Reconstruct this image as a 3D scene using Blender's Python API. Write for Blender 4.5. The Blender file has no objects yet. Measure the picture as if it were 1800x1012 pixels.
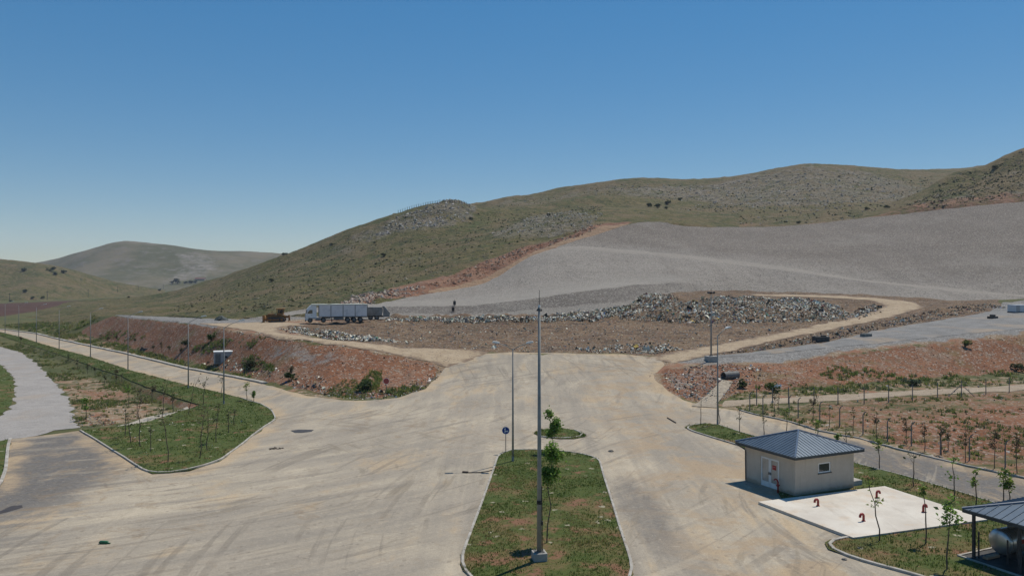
import bpy, math, random
import numpy as np
from mathutils import Vector, Matrix, noise, geometry
from mathutils.bvhtree import BVHTree

# ------------------------------------------------------------------ basics
F, H, HY = 1400.0, 15.0, 490.0      # survey constants: focal length (px), eye height (m), horizon row
C = bpy.context.scene.collection
random.seed(7)
R = math.radians

def PY(px, py, Y):                    # survey point from a sight line and a distance
    return ((px - 900) / F * Y, Y, H - (py - HY) / F * Y)
def PZ(px, py, z):                    # survey point from a sight line and an elevation
    return PY(px, py, (H - z) * F / (py - HY))
def img(x, y, z):
    return 900 + F * x / y, HY + F * (H - z) / y

def link(o, parent=None):
    C.objects.link(o)
    if parent is not None: o.parent = parent
    return o
def tag(o, label=None, cat=None, group=None, kind=None):
    if label: o['label'] = label
    if cat: o['category'] = cat
    if group: o['group'] = group
    if kind: o['kind'] = kind
    return o
def thing(name, loc, label, cat, group=None, rz=0.0, tilt=(0, 0)):
    o = bpy.data.objects.new(name, None)
    o.empty_display_size = 0.3
    o.location = loc; o.rotation_euler = (tilt[0], tilt[1], rz)
    link(o)
    return tag(o, label, cat, group)

class MB:
    """collects shapes for ONE mesh object"""
    def __init__(s): s.v = []; s.f = []; s.c = []; s.m = []; s.mi = 0; s.col = None
    def add(s, verts, faces):
        b = len(s.v); s.v.extend(verts)
        for f in faces: s.f.append(tuple(i + b for i in f)); s.m.append(s.mi)
        if s.col is not None: s.c.extend([s.col] * len(verts))
        return s
    def box(s, x0, y0, z0, x1, y1, z1, M=None):
        v = [(x, y, z) for z in (z0, z1) for y in (y0, y1) for x in (x0, x1)]
        if M is not None: v = [tuple(M @ Vector(p)) for p in v]
        return s.add(v, [(0, 2, 3, 1), (4, 5, 7, 6), (0, 1, 5, 4), (2, 6, 7, 3), (0, 4, 6, 2), (1, 3, 7, 5)])
    def bevbox(s, x0, y0, z0, x1, y1, z1, b, M=None):
        # a box with all edges chamfered by b
        P = []
        X, Y, Z = (x0, x1), (y0, y1), (z0, z1)
        idx = {}
        for i in (0, 1):
            for j in (0, 1):
                for k in (0, 1):
                    sx, sy, sz = (1, -1)[i], (1, -1)[j], (1, -1)[k]
                    for a in range(3):
                        p = [X[i] + sx * b, Y[j] + sy * b, Z[k] + sz * b]
                        p[a] = (X[i], Y[j], Z[k])[a]
                        idx[i, j, k, a] = len(P); P.append(tuple(p))
        q = lambda *t: tuple(idx[x] for x in t)
        Fs = []
        for i in (0, 1):
            Fs.append(q((i,0,0,0),(i,1,0,0),(i,1,1,0),(i,0,1,0)))
            Fs.append(q((0,i,0,1),(1,i,0,1),(1,i,1,1),(0,i,1,1)))
            Fs.append(q((0,0,i,2),(1,0,i,2),(1,1,i,2),(0,1,i,2)))
        for j in (0, 1):
            for k in (0, 1):
                Fs.append(q((0,j,k,1),(1,j,k,1),(1,j,k,2),(0,j,k,2)))
                Fs.append(q((j,0,k,0),(j,1,k,0),(j,1,k,2),(j,0,k,2)))
                Fs.append(q((j,k,0,0),(j,k,1,0),(j,k,1,1),(j,k,0,1)))
        for i in (0, 1):
            for j in (0, 1):
                for k in (0, 1): Fs.append(q((i,j,k,0),(i,j,k,1),(i,j,k,2)))
        if M is not None: P = [tuple(M @ Vector(p)) for p in P]
        return s.add(P, Fs)
    def tube(s, pts, rad, n=8, cap=True):
        pts = [Vector(p) for p in pts]
        if not isinstance(rad, (list, tuple)): rad = [rad] * len(pts)
        v = []; f = []
        ref = None
        for i, p in enumerate(pts):
            d = (pts[min(i + 1, len(pts) - 1)] - pts[max(i - 1, 0)]).normalized()
            if ref is None: ref = Vector((1, 0, 0)) if abs(d.x) < 0.8 else Vector((0, 1, 0))
            a = d.cross(ref).normalized(); bb = a.cross(d).normalized(); ref = bb
            for k in range(n):
                t = 2 * math.pi * k / n
                v.append(tuple(p + (a * math.cos(t) + bb * math.sin(t)) * rad[i]))
        for i in range(len(pts) - 1):
            for k in range(n):
                f.append((i * n + k, i * n + (k + 1) % n, (i + 1) * n + (k + 1) % n, (i + 1) * n + k))
        if cap:
            f.append(tuple(range(n - 1, -1, -1))); f.append(tuple((len(pts) - 1) * n + k for k in range(n)))
        return s.add(v, f)
    def cyl(s, p0, p1, r0, r1=None, n=12):
        return s.tube([p0, p1], [r0, r0 if r1 is None else r1], n)
    def prism(s, poly, axis, a, b):
        # extrude a polygon given in the two other axes along axis from a to b
        def mk(u, w, t): return {0: (t, u, w), 1: (u, t, w), 2: (u, w, t)}[axis]
        n = len(poly)
        v = [mk(u, w, a) for u, w in poly] + [mk(u, w, b) for u, w in poly]
        f = [tuple(range(n - 1, -1, -1)), tuple(range(n, 2 * n))] + [(i, (i + 1) % n, n + (i + 1) % n, n + i) for i in range(n)]
        return s.add(v, f)
    def build(s, name, mat, parent=None, smooth=False):
        me = bpy.data.meshes.new(name)
        me.from_pydata(s.v, [], s.f)
        for m in (mat if isinstance(mat, (list, tuple)) else [mat]): me.materials.append(m)
        if any(s.m): me.polygons.foreach_set('material_index', s.m)
        if s.c:
            a = me.color_attributes.new('Col', 'FLOAT_COLOR', 'POINT')
            a.data.foreach_set('color', np.array(s.c, dtype=np.float32).ravel())
        if smooth:
            me.polygons.foreach_set('use_smooth', [True] * len(me.polygons))
        me.update()
        return link(bpy.data.objects.new(name, me), parent)

# ------------------------------------------------------------------ node helper
class NT:
    def __init__(s, name):
        s.m = bpy.data.materials.new(name); s.m.use_nodes = True
        s.t = s.m.node_tree; s.n = s.t.nodes; s.n.clear()
        s.out = s.n.new('ShaderNodeOutputMaterial'); s.b = s.n.new('ShaderNodeBsdfPrincipled')
        s.t.links.new(s.b.outputs[0], s.out.inputs[0])
        s.b.inputs['Specular IOR Level'].default_value = 0.25
        s.b.inputs['Roughness'].default_value = 0.9
        s._pos = None
    def lk(s, a, b): s.t.links.new(a, b)
    def put(s, sock, v):
        if isinstance(v, bpy.types.NodeSocket): s.lk(v, sock)
        elif isinstance(v, (tuple, list)) and len(v) == 3 and sock.type == 'RGBA': sock.default_value = (*v, 1)
        else: sock.default_value = v
    @property
    def pos(s):
        if s._pos is None: s._pos = s.n.new('ShaderNodeTexCoord').outputs['Object']
        return s._pos
    def mapping(s, scale=(1, 1, 1), rot=(0, 0, 0), vec=None):
        m = s.n.new('ShaderNodeMapping'); m.inputs['Scale'].default_value = scale; m.inputs['Rotation'].default_value = rot
        s.lk(vec or s.pos, m.inputs[0]); return m.outputs[0]
    def noise(s, scale, detail=4, rough=0.55, vec=None, dist=0.0):
        n = s.n.new('ShaderNodeTexNoise'); n.inputs['Scale'].default_value = scale; n.inputs['Detail'].default_value = detail
        n.inputs['Roughness'].default_value = rough; n.inputs['Distortion'].default_value = dist
        s.lk(vec or s.pos, n.inputs['Vector']); return n.outputs['Fac']
    def voro(s, scale, vec=None, out='Color', feature='F1', rnd=1.0):
        n = s.n.new('ShaderNodeTexVoronoi'); n.feature = feature; n.inputs['Scale'].default_value = scale; n.inputs['Randomness'].default_value = rnd
        s.lk(vec or s.pos, n.inputs['Vector']); return n.outputs[out]
    def chan(s, col, i=0):
        n = s.n.new('ShaderNodeSeparateColor'); s.lk(col, n.inputs[0]); return n.outputs[i]
    def math(s, op, a, b=0.0, clamp=False):
        n = s.n.new('ShaderNodeMath'); n.operation = op; n.use_clamp = clamp
        s.put(n.inputs[0], a); s.put(n.inputs[1], b); return n.outputs[0]
    def ramp(s, fac, a, b, smooth=True, lo=0.0, hi=1.0):
        n = s.n.new('ShaderNodeMapRange'); n.interpolation_type = 'SMOOTHSTEP' if smooth else 'LINEAR'
        s.put(n.inputs[0], fac); n.inputs[1].default_value = a; n.inputs[2].default_value = b; n.inputs[3].default_value = lo; n.inputs[4].default_value = hi
        return n.outputs[0]
    def mix(s, fac, a, b, mode='MIX'):
        n = s.n.new('ShaderNodeMix'); n.data_type = 'RGBA'; n.blend_type = mode
        s.put(n.inputs[0], fac); s.put(n.inputs[6], a); s.put(n.inputs[7], b); return n.outputs[2]
    def attr(s, name):
        n = s.n.new('ShaderNodeAttribute'); n.attribute_name = name; return n
    def bump(s, height, strength=0.5, dist=0.1):
        n = s.n.new('ShaderNodeBump'); n.inputs['Strength'].default_value = strength; n.inputs['Distance'].default_value = dist
        s.lk(height, n.inputs['Height']); s.lk(n.outputs[0], s.b.inputs['Normal'])
    def done(s, col=None, rough=None, metal=None, spec=None):
        if col is not None: s.put(s.b.inputs['Base Color'], col)
        if rough is not None: s.put(s.b.inputs['Roughness'], rough)
        if metal is not None: s.put(s.b.inputs['Metallic'], metal)
        if spec is not None: s.put(s.b.inputs['Specular IOR Level'], spec)
        return s.m

def simple(name, col, rough=0.7, metal=0.0, var=0.25, scale=3.0, spec=0.3, dirt=None):
    t = NT(name)
    n = t.noise(scale, 5, 0.6)
    c = t.mix(t.ramp(n, 0.3, 0.7), tuple(x * (1 - var) for x in col), tuple(min(1, x * (1 + var)) for x in col))
    if dirt:
        c = t.mix(t.ramp(t.noise(scale * 0.6, 6, 0.7), 0.5, 0.72), c, dirt)
    return t.done(c, rough, metal, spec)
def vcol(name, rough=0.85, var=0.3, spec=0.2):
    t = NT(name)
    a = t.attr('Col').outputs['Color']
    c = t.mix(1.0, a, t.mix(t.noise(6, 3), (1 - var,) * 3, (1 + var * .5,) * 3), 'MULTIPLY')
    return t.done(c, rough, 0, spec)
def leafmat(name):
    t = NT(name)
    a = t.attr('Col').outputs['Color']
    t.done(a, 0.65, 0, 0.25)
    t.b.inputs['Transmission Weight'].default_value = 0
    tr = t.n.new('ShaderNodeBsdfTranslucent'); t.lk(a, tr.inputs[0])
    ms = t.n.new('ShaderNodeMixShader'); ms.inputs[0].default_value = 0.45
    t.lk(t.b.outputs[0], ms.inputs[1]); t.lk(tr.outputs[0], ms.inputs[2]); t.lk(ms.outputs[0], t.out.inputs[0])
    return t.m

# ------------------------------------------------------------------ terrain survey (breaklines)
L = []                                # list of polylines of 3D points
def line(*p): L.append([tuple(q) for q in p]); return L[-1]
Z = PZ
# foreground and plaza
line((-130, 18, 0), (-60, 18, 0), (0, 18, 0), (60, 18, 0), (130, 18, 0))
line((-130, 50, -.3), (-70, 48, -.1), (-40, 46, 0))
line((-12, 60, 0), (6, 60, 0)); line((-20, 80, 0), (10, 80, 0)); line((-14, 91, 0), (16, 91, 0))
line((-16, 103, .8), (20, 103, .9)); line((-13, 116, 1.9), (22, 116, 1.95))
# far edge of the plaza = foot of the dump
foot = line(PY(790, 641, 118.5), PY(850, 619, 127), PY(900, 617.5, 129), PY(1000, 619, 128.5), PY(1100, 621, 127.5), PY(1150, 626, 126), PY(1180, 630, 124.5))
# left road
road_near = [Z(440, 703, 0), Z(424, 699, 0), Z(331, 677, -.4), Z(225, 649, -.9), Z(159, 627, -1.3), Z(104, 613, -1.6), Z(64, 601, -1.9), Z(33, 591, -2.1), Z(0, 583, -2.2), Z(-150, 570, -2.6)]
road_far = [Z(480, 679, 0), Z(450, 671, -.05), Z(331, 649, -.5), Z(225, 623, -1), Z(159, 609, -1.35), Z(104, 597, -1.7), Z(64, 587, -2), Z(0, 579, -2.3), Z(-150, 567.5, -2.65)]
L.append(road_near); L.append(road_far)
line(Z(354, 713, -.1), Z(308, 699, -.35), Z(252, 678, -.75), Z(213, 661, -1.0), Z(164, 645, -1.35), Z(95, 621, -1.8), Z(30, 602, -2.2))
line(Z(330, 722, -.9), Z(300, 716, -1.3), Z(252, 694, -1.6), Z(213, 674, -1.8), Z(164, 655, -2.1), Z(100, 633, -2.5), Z(40, 613, -2.8), Z(-120, 590, -3.1))
line(Z(487, 737, 0), Z(425, 785, 0), Z(330, 832, 0), Z(270, 835, 0), Z(141, 757, 0), Z(18, 770, 0), Z(10, 830, 0))
line(Z(138, 750, -.45), Z(205, 744, -.6), Z(330, 719, -.75))
line(Z(0, 776, -.7), Z(-200, 780, -.8), Z(-400, 780, -.8))
line(Z(85, 662, -2.2), Z(150, 690, -1.8), Z(200, 720, -1.2)); line(Z(0, 612, -2.8), Z(0, 640, -2.5), Z(0, 700, -1.5)); line(Z(-200, 650, -2.5), Z(-400, 700, -2))
# left embankment
emb_base = line(Z(772, 657, 1.2), Z(745, 683, .5), Z(700, 697, .25), Z(640, 701, .12), Z(560, 693, .02), Z(470, 674, -.1), Z(400, 656, -.4), Z(330, 641, -.6), Z(260, 622, -.9), Z(200, 605, -1.0), Z(140, 588, -.9))
emb_top = line(PY(782, 643, 117.5), PY(740, 631, 119.5), PY(700, 623, 121), PY(600, 605, 123.5), PY(540, 597, 125.5), PY(470, 587, 134), PY(400, 577, 148), PY(350, 570, 162), PY(300, 563, 182), PY(200, 553, 224), PY(165, 556, 246))
line(PY(560, 590, 142), PY(700, 600, 138), PY(820, 610, 131))
line(PY(440, 568, 172), PY(520, 567, 171), PY(600, 567, 170))
line(PY(300, 557, 222), PY(420, 562, 190))
line(PY(150, 566, 285), PY(240, 563, 262), PY(330, 562, 225))
# dump front, tier, track loop
dump_top = line(PY(640, 569, 165), PY(760, 568, 164), PY(900, 567, 164), PY(1060, 564, 166))
line(PY(640, 562, 183), PY(800, 560, 185), PY(950, 559, 187), PY(1085, 556, 188))
tier_base = line(PY(1085, 562, 166.5), PY(1200, 566, 163), PY(1330, 566, 163), PY(1420, 563, 166), PY(1490, 555, 176))
tier_top = line(PY(1105, 538, 180), PY(1145, 525, 181), PY(1190, 530, 178), PY(1260, 532, 177), PY(1330, 531, 178), PY(1400, 533, 182), PY(1475, 540, 187))
line(PY(1130, 519, 190), PY(1250, 513, 205), PY(1350, 518, 212), PY(1450, 521, 213), PY(1540, 524, 209), PY(1600, 530, 203), PY(1640, 536, 196))
line(PY(1250, 510, 222), PY(1400, 513, 224), PY(1550, 519, 220), PY(1690, 528, 212))
line(PY(1520, 539, 192), PY(1560, 542, 190)); line(PY(1600, 543, 188), PY(1560, 553, 180), PY(1480, 571, 160), PY(1360, 592, 145), PY(1250, 614, 132))
line(PY(1700, 540, 196), PY(1740, 540, 194))
# right bank and grey road
line(PY(1250, 628, 124), PY(1360, 615, 130), PY(1445, 604, 134), PY(1517, 587, 147), PY(1607, 570, 160), PY(1735, 549, 176), PY(1800, 543, 182), PY(2100, 515, 190))
bank_top = line(PY(1165, 650, 116), PY(1190, 641, 118), PY(1250, 633, 121), PY(1350, 625, 125), PY(1450, 615, 127), PY(1560, 603, 130.5), PY(1680, 591, 134), PY(1800, 580, 138), PY(2100, 558, 146))
bank_base = line(Z(1152, 662, 1.4), Z(1172, 686, .6), Z(1200, 701, .2), Z(1245, 712, 0), Z(1300, 692, .15), Z(1400, 683, .2), Z(1500, 675, .3), Z(1650, 664, .4), Z(1800, 655, .5), Z(2100, 640, .7))
line(Z(1300, 722, 0), Z(1500, 698, 0), Z(1800, 682, .1), Z(2100, 672, .3))
line(Z(1500, 770, 0), Z(1800, 842, 0), Z(2100, 920, 0)); line(Z(1700, 868, 0), Z(2100, 990, 0)); line(Z(1650, 740, .05), Z(1800, 740, .1), Z(2100, 740, .1))
# valley and what lies buried under the hills
line(Z(60, 572, -2.8), Z(-150, 560, -3.2), Z(-320, 556, -3.2)); line((-400, 450, -4.2), (-230, 450, -4.2), (-150, 450, -5))
line((-600, 700, -5), (-330, 700, -5), (-200, 700, -6)); line((-1200, 1300, -6), (-700, 1300, -6), (-350, 1300, -6))
line((-2400, 2700, -2), (-1200, 2700, -2), (0, 2700, -5), (2600, 2700, -5))
line((-60, 300, -10), (60, 300, -10), (200, 300, -10), (320, 300, -10)); line((0, 600, -20), (400, 600, -20), (900, 900, -20))
line(PY(470, 553, 245), (-60, 262, -4), (40, 250, -4), (150, 262, -4), PY(1850, 560, 262), PY(2150, 560, 240))
P2, ED, ZZ = [], [], []
_key = {}
for pl in L:
    prev = None
    for (x, y, z) in pl:
        k = (round(x, 2), round(y, 2))
        if k not in _key: _key[k] = len(P2); P2.append(Vector((x, y))); ZZ.append(z)
        i = _key[k]
        if prev is not None and prev != i: ED.append((prev, i))
        prev = i
vo, eo, fo, ov, _, _ = geometry.delaunay_2d_cdt(P2, ED, [], 0, 1e-4)
def _z(i):
    if ov[i]: return ZZ[ov[i][0]]
    d = sorted((( (vo[i] - p).length), ZZ[j]) for j, p in enumerate(P2))[:3]
    w = [1 / (a + .01) for a, _ in d]
    return sum(a * b[1] for a, b in zip(w, d)) / sum(w)
tin_v = [Vector((v.x, v.y, _z(i))) for i, v in enumerate(vo)]
TIN = BVHTree.FromPolygons(tin_v, fo)

def ray_px(px, py, tree):
    d = Vector(((px - 900) / F, 1, -(py - HY) / F)).normalized()
    h = tree.ray_cast(Vector((0, 0, H)), d)
    return h[0]
def to_xy(poly, tree=None):
    out = []
    for p in poly:
        if len(p) == 3: out.append((p[0], p[1])); continue      # already surveyed
        h = ray_px(p[0], p[1], tree or TIN)
        if h is None: h = Vector(PZ(p[0], max(p[1], HY + 8), 0))
        out.append((h.x, h.y))
    return out
def inside(poly, X, Y):
    poly = np.array(poly); r = np.zeros(X.shape, bool)
    n = len(poly); j = n - 1
    for i in range(n):
        xi, yi = poly[i]; xj, yj = poly[j]
        c = ((yi > Y) != (yj > Y))
        if yi != yj:
            r ^= c & (X < (xj - xi) * (Y - yi) / (yj - yi) + xi)
        j = i
    return r
_bb = {}
def pip(x, y, poly):
    k = id(poly)
    if k not in _bb:
        _bb[k] = (min(p[0] for p in poly), max(p[0] for p in poly), min(p[1] for p in poly), max(p[1] for p in poly), poly, {})
    b = _bb[k]
    if x < b[0] or x > b[1] or y < b[2] or y > b[3]: return False
    r = False; j = len(poly) - 1
    for i in range(len(poly)):
        xi, yi = poly[i][0], poly[i][1]; xj, yj = poly[j][0], poly[j][1]
        if (yi > y) != (yj > y) and x < (xj - xi) * (y - yi) / (yj - yi) + xi: r = not r
        j = i
    return r
def rough_edge(poly, step=1.5, amp=0.5, seed=0, closed=True):
    out = []
    n = len(poly)
    for i in range(n if closed else n - 1):
        a = Vector(poly[i][:2]); b = Vector(poly[(i + 1) % n][:2]); l = (b - a).length
        k = max(1, int(l / step))
        nrm = Vector((-(b - a).y, (b - a).x)).normalized() if l > 1e-6 else Vector((0, 0))
        for q in range(k):
            p = a.lerp(b, q / k)
            d = amp * noise.fractal(Vector((p.x * .35, p.y * .35, seed)), 0.8, 2.0, 3) if amp else 0
            out.append(tuple(p + nrm * d))
    if not closed: out.append(tuple(poly[-1][:2]))
    return out

# ------------------------------------------------------------------ zones on the ground (world polygons)
ZN = {
 'red': [([(1150, 657), (1163, 650), (1166, 642), (1180, 645), (1190, 690), (1172, 690), (1152, 668)], .6), ([(782, 645), (745, 633), (700, 625), (600, 607), (540, 599), (470, 589), (400, 579), (300, 565), (200, 555), (150, 575), (140, 588), (200, 603), (260, 620), (330, 639), (400, 654), (470, 672), (560, 692), (640, 700), (700, 696), (745, 682), (770, 658)], .95),
         ([(1165, 652), (1250, 640), (1350, 640), (1450, 625), (1560, 611), (1680, 599), (1800, 589), (2100, 566), (2100, 640), (1800, 656), (1650, 664), (1500, 675), (1400, 683), (1300, 692), (1245, 711), (1200, 700), (1172, 684)], .95),
         ([(354, 713), (308, 699), (252, 678), (213, 661), (164, 645), (150, 650), (213, 674), (252, 695), (300, 716), (340, 724)], .95),
         ([(1380, 715), (1500, 700), (1800, 684), (1990, 680), (1990, 880), (1800, 835), (1600, 790), (1480, 755)], .52), ([(1560, 780), (1800, 800), (1800, 750), (1650, 735), (1580, 748)], .66), ([(1660, 745), (1830, 765), (1830, 720), (1740, 715)], .7),
         ([(110, 675), (240, 690), (250, 712), (160, 708)], .5), ([(-50, 660), (8, 660), (10, 700), (-50, 710)], .7),
         ([(470, 600), (640, 600), (860, 602), (1000, 600), (1000, 570), (640, 572)], .45)],
 'soil': [([(1180, 640), (1350, 622), (1600, 592), (2100, 545), (2100, 580), (1600, 612), (1350, 645), (1180, 655)], .95), ([(380, 571), (470, 584), (600, 600), (700, 618), (790, 638), (782, 654), (700, 634), (600, 616), (470, 600), (380, 586)], .95), ([(1135, 662), (1150, 630), (1200, 632), (1215, 650), (1190, 712), (1160, 690)], .95), ([(740, 700), (775, 640), (800, 636), (800, 660)], .95), ([(480, 679), (450, 670), (331, 648), (225, 622), (159, 608), (104, 596), (80, 592), (140, 586), (200, 604), (260, 621), (330, 640), (400, 655), (470, 673), (560, 692), (640, 702), (560, 704)], .62),
          ([(1245, 713), (1300, 691), (1500, 673), (1800, 654), (2100, 640), (2100, 925), (1800, 846), (1600, 800), (1513, 775), (1387, 746), (1300, 726)], .50),
          ([(80, 650), (190, 668), (250, 700), (330, 722), (205, 748), (138, 752), (120, 705), (100, 680)], .56),
          ([(200, 553), (430, 560), (640, 548), (640, 575), (500, 600), (300, 566)], .9)],
 'grey': [([(1178, 632), (1250, 625), (1360, 612), (1445, 601), (1517, 585), (1555, 577), (1607, 568), (1671, 558), (1735, 545), (1765, 532), (1800, 528), (2100, 498), (2100, 562), (1800, 584), (1684, 595), (1607, 602), (1530, 611), (1465, 621), (1414, 631), (1350, 637), (1280, 638), (1200, 640)], .9),
          ([(200, 551), (300, 556), (420, 562), (470, 556), (470, 566), (400, 572), (380, 578), (300, 566), (205, 556)], .9),
          ([(790, 642), (740, 632), (690, 624), (600, 607), (560, 603), (600, 612), (660, 622), (700, 632), (720, 648), (770, 650)], .5),
          ([(470, 600), (540, 602), (600, 616), (640, 640), (560, 650), (500, 640), (440, 620)], .50),
          ([(1165, 652), (1182, 690), (1260, 712), (1300, 660), (1260, 640)], .42), ([(640, 690), (700, 702), (760, 690), (700, 712), (560, 700)], .5)],
 'brown': [([(790, 641), (700, 619), (600, 601), (520, 587), (500, 576), (560, 566), (640, 562), (800, 558), (1090, 553), (1130, 520), (1250, 509), (1400, 511), (1550, 517), (1700, 527), (1760, 540), (1735, 549), (1607, 570), (1517, 587), (1445, 603), (1360, 614), (1250, 627), (1180, 631), (1150, 627), (1100, 622), (1000, 620), (900, 618), (850, 620)], .97)],
 'plough': [([(0, 533), (120, 528), (220, 524), (300, 517), (318, 514), (312, 520), (240, 530), (130, 540), (60, 548), (0, 557), (-200, 566), (-200, 542)], .75), ([(110, 522), (160, 519), (210, 517), (205, 521), (120, 525)], .7)],
}
# ------------------------------------------------------------------ ground grid
cols = np.arange(-330, 2131, 4.5)
rows = list(np.linspace(20, 36, 10)[:-1])
py = 1073.0
while True:
    Yv = F * H / (py - HY)
    if Yv > 150: break
    rows.append(Yv); py -= 2.4
y = rows[-1]
while y < 262: y += .85; rows.append(y)
while y < 2650: y *= 1.022; rows.append(y)
rows = np.array(rows)
GX = (cols[None, :] - 900) / F * rows[:, None]; GY = np.repeat(rows[:, None], len(cols), 1)
GZ = np.zeros_like(GX)
for i in range(GX.shape[0]):
    for j in range(GX.shape[1]):
        h = TIN.ray_cast(Vector((GX[i, j], GY[i, j], 500)), Vector((0, 0, -1)))
        GZ[i, j] = h[0].z if h[0] is not None else (GZ[i, j - 1] if j else -3)
def blur(A, n):
    for _ in range(n):
        B = np.pad(A, 1, mode='edge')
        A = (B[:-2, 1:-1] + B[2:, 1:-1] + B[1:-1, :-2] + B[1:-1, 2:] + 2 * A) / 6
    return A
GZ = blur(GZ, 2)
M = {}
for k, lst in ZN.items():
    A = np.zeros_like(GX)
    for poly, v in lst:
        A = np.maximum(A, inside(to_xy(poly), GX, GY) * v)
    M[k] = blur(A, 4)

# paved and other draped zones
PLAZA = [(-330, 1070), (-330, 872), (-40, 876), (0, 856), (9, 830), (18, 771), (140, 757), (205, 797), (268, 833), (330, 829), (385, 812), (425, 782), (484, 738), (476, 719), (440, 703), (424, 699), (331, 677), (225, 649), (159, 627), (104, 613), (64, 601), (33, 591), (0, 583), (-150, 570), (-150, 567.5), (0, 579), (64, 587), (104, 597), (159, 609), (225, 623), (331, 649), (450, 671), (480, 679), (540, 696), (600, 704), (650, 704), (700, 699), (747, 684), (772, 660), (783, 645), (800, 636), (850, 621), (900, 619), (1000, 621), (1100, 623), (1150, 628), (1165, 634), (1168, 642), (1150, 657), (1152, 668), (1175, 690), (1203, 703), (1250, 715), (1300, 722), (1387, 743), (1440, 758), (1513, 773), (1600, 797), (1700, 820), (1800, 842), (2100, 920), (2100, 1070)]
TRACK_L = [(860, 617.5), (760, 611.5), (660, 604.5), (600, 599), (540, 592.5), (505, 587), (489, 580), (497, 574), (540, 572), (530, 568), (470, 565), (400, 568), (350, 569), (400, 576), (440, 581), (475, 590), (520, 597), (560, 601), (620, 610), (700, 623), (788, 645), (830, 634)]
GRAVEL_R = [(1240, 631), (1300, 623), (1350, 615), (1445, 603), (1517, 587), (1555, 579), (1607, 570), (1671, 560), (1735, 549), (1784, 542), (2100, 514), (2100, 555), (1800, 577), (1684, 588), (1607, 596), (1530, 604), (1450, 612), (1350, 622)]
GRAVEL_L = [(-330, 612), (0, 609), (38, 620), (62, 637), (85, 660), (103, 681), (123, 704), (128, 730), (139, 752), (100, 757), (18, 770), (0, 776), (-330, 790), (-330, 740), (0, 732), (23, 711), (26, 688), (24, 663), (0, 640), (-330, 640)]
PATH_R = [(1268, 715), (1275, 704), (1400, 698), (1500, 693), (1600, 687), (1700, 682), (1800, 676), (2100, 665), (2100, 676), (1800, 686), (1700, 691), (1600, 696), (1500, 702), (1400, 708), (1300, 714)]
PATH_L = [(205, 749), (240, 740), (300, 723), (330, 716), (338, 719), (300, 731), (250, 744), (215, 752)]
def ribbon(pts, w):
    c = [Vector(p) for p in to_xy(pts)]
    lft, rgt = [], []
    for i, p in enumerate(c):
        d = (c[min(i + 1, len(c) - 1)] - c[max(i - 1, 0)]).normalized(); n = Vector((-d.y, d.x))
        ww = w[i] if isinstance(w, (list, tuple)) else w
        lft.append(tuple(p + n * ww / 2)); rgt.append(tuple(p - n * ww / 2))
    return lft + rgt[::-1]
LOOP = ribbon([(1162, 634), (1250, 616), (1360, 594), (1430, 580), (1500, 566), (1560, 551), (1590, 540), (1575, 531), (1530, 525), (1450, 521), (1380, 519), (1320, 518)], [6, 5.5, 5, 5, 5, 6, 9, 10, 8, 7, 6, 4])
xy_plaza = rough_edge(to_xy(PLAZA), 1.5, .35, 1)
xy_trl = rough_edge(to_xy(TRACK_L), 1.5, .6, 2)
xy_loop = rough_edge(LOOP, 1.5, .7, 3)
xy_gr = rough_edge(to_xy(GRAVEL_R), 2, .5, 4)
xy_gl = rough_edge(to_xy(GRAVEL_L), 1.5, .8, 5)
xy_pr = rough_edge(to_xy(PATH_R), 2, .25, 6)
xy_pl = rough_edge(to_xy(PATH_L), 1, .1, 7)
drap = [xy_plaza, xy_trl, xy_loop, xy_gr, xy_gl, xy_pr, xy_pl]
flat = np.zeros_like(GX)
for p in drap: flat = np.maximum(flat, inside(p, GX, GY))
soft = blur(flat, 3)
# relief: rough slopes, lumpy dump, tussocky fields
for i in range(GX.shape[0]):
    for j in range(GX.shape[1]):
        x, yy = GX[i, j], GY[i, j]
        if yy > 900: continue
        a = .09 + .13 * M['red'][i, j] + .25 * M['brown'][i, j] + .12 * M['soil'][i, j]
        a *= 1 - soft[i, j]
        if a < .02: continue
        GZ[i, j] += a * (noise.fractal(Vector((x * .22, yy * .22, 3)), .7, 2.1, 5)) 
        if yy < 260 and M['red'][i, j] > .3:       # gullies running down the banks
            GZ[i, j] += .07 * noise.fractal(Vector((x * .8 + yy * .25, yy * .12, 9)), .8, 2.0, 3) * M['red'][i, j]
# heaps of refuse: lumps along the tier and the long low row behind the truck
HEAPS = []
def heaps(pts, r, h, n, seed):
    rnd = random.Random(seed)
    c = [Vector(p) for p in to_xy(pts)]
    for q in range(n):
        t = rnd.random() * (len(c) - 1); i = int(t); p = c[i].lerp(c[i + 1], t - i)
        HEAPS.append((p.x + rnd.gauss(0, r * .5), p.y + rnd.gauss(0, r * .5), r * rnd.uniform(.5, 1.2), h * rnd.uniform(.4, 1.1)))
heaps([(690, 568), (760, 567), (850, 566), (950, 565), (1080, 562)], 2.4, 1.0, 60, 1)
heaps([(690, 562), (760, 562), (850, 561), (950, 560), (1080, 559)], 2.4, 1.25, 70, 11)
heaps([(1085, 558), (1150, 550), (1200, 548), (1330, 549), (1400, 550), (1480, 553)], 2.4, .5, 80, 2)
heaps([(1120, 528), (1170, 524), (1190, 528)], 2.0, .6, 12, 3)
heaps([(1220, 530), (1260, 526), (1300, 528), (1340, 526), (1400, 526)], 2.0, .45, 22, 3)
heaps([(1250, 511), (1400, 513), (1550, 519), (1690, 528)], 2.0, .7, 45, 4)
heaps([(610, 568), (650, 569), (680, 570)], 2.4, .7, 9, 5)
heaps([(510, 581), (560, 586), (620, 593)], 1.6, .7, 24, 6)
heaps([(1350, 605), (1420, 592), (1500, 582), (1560, 570)], 1.6, .6, 22, 8)
heaps([(1640, 549), (1700, 541), (1760, 535)], 1.7, .7, 20, 9)
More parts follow.
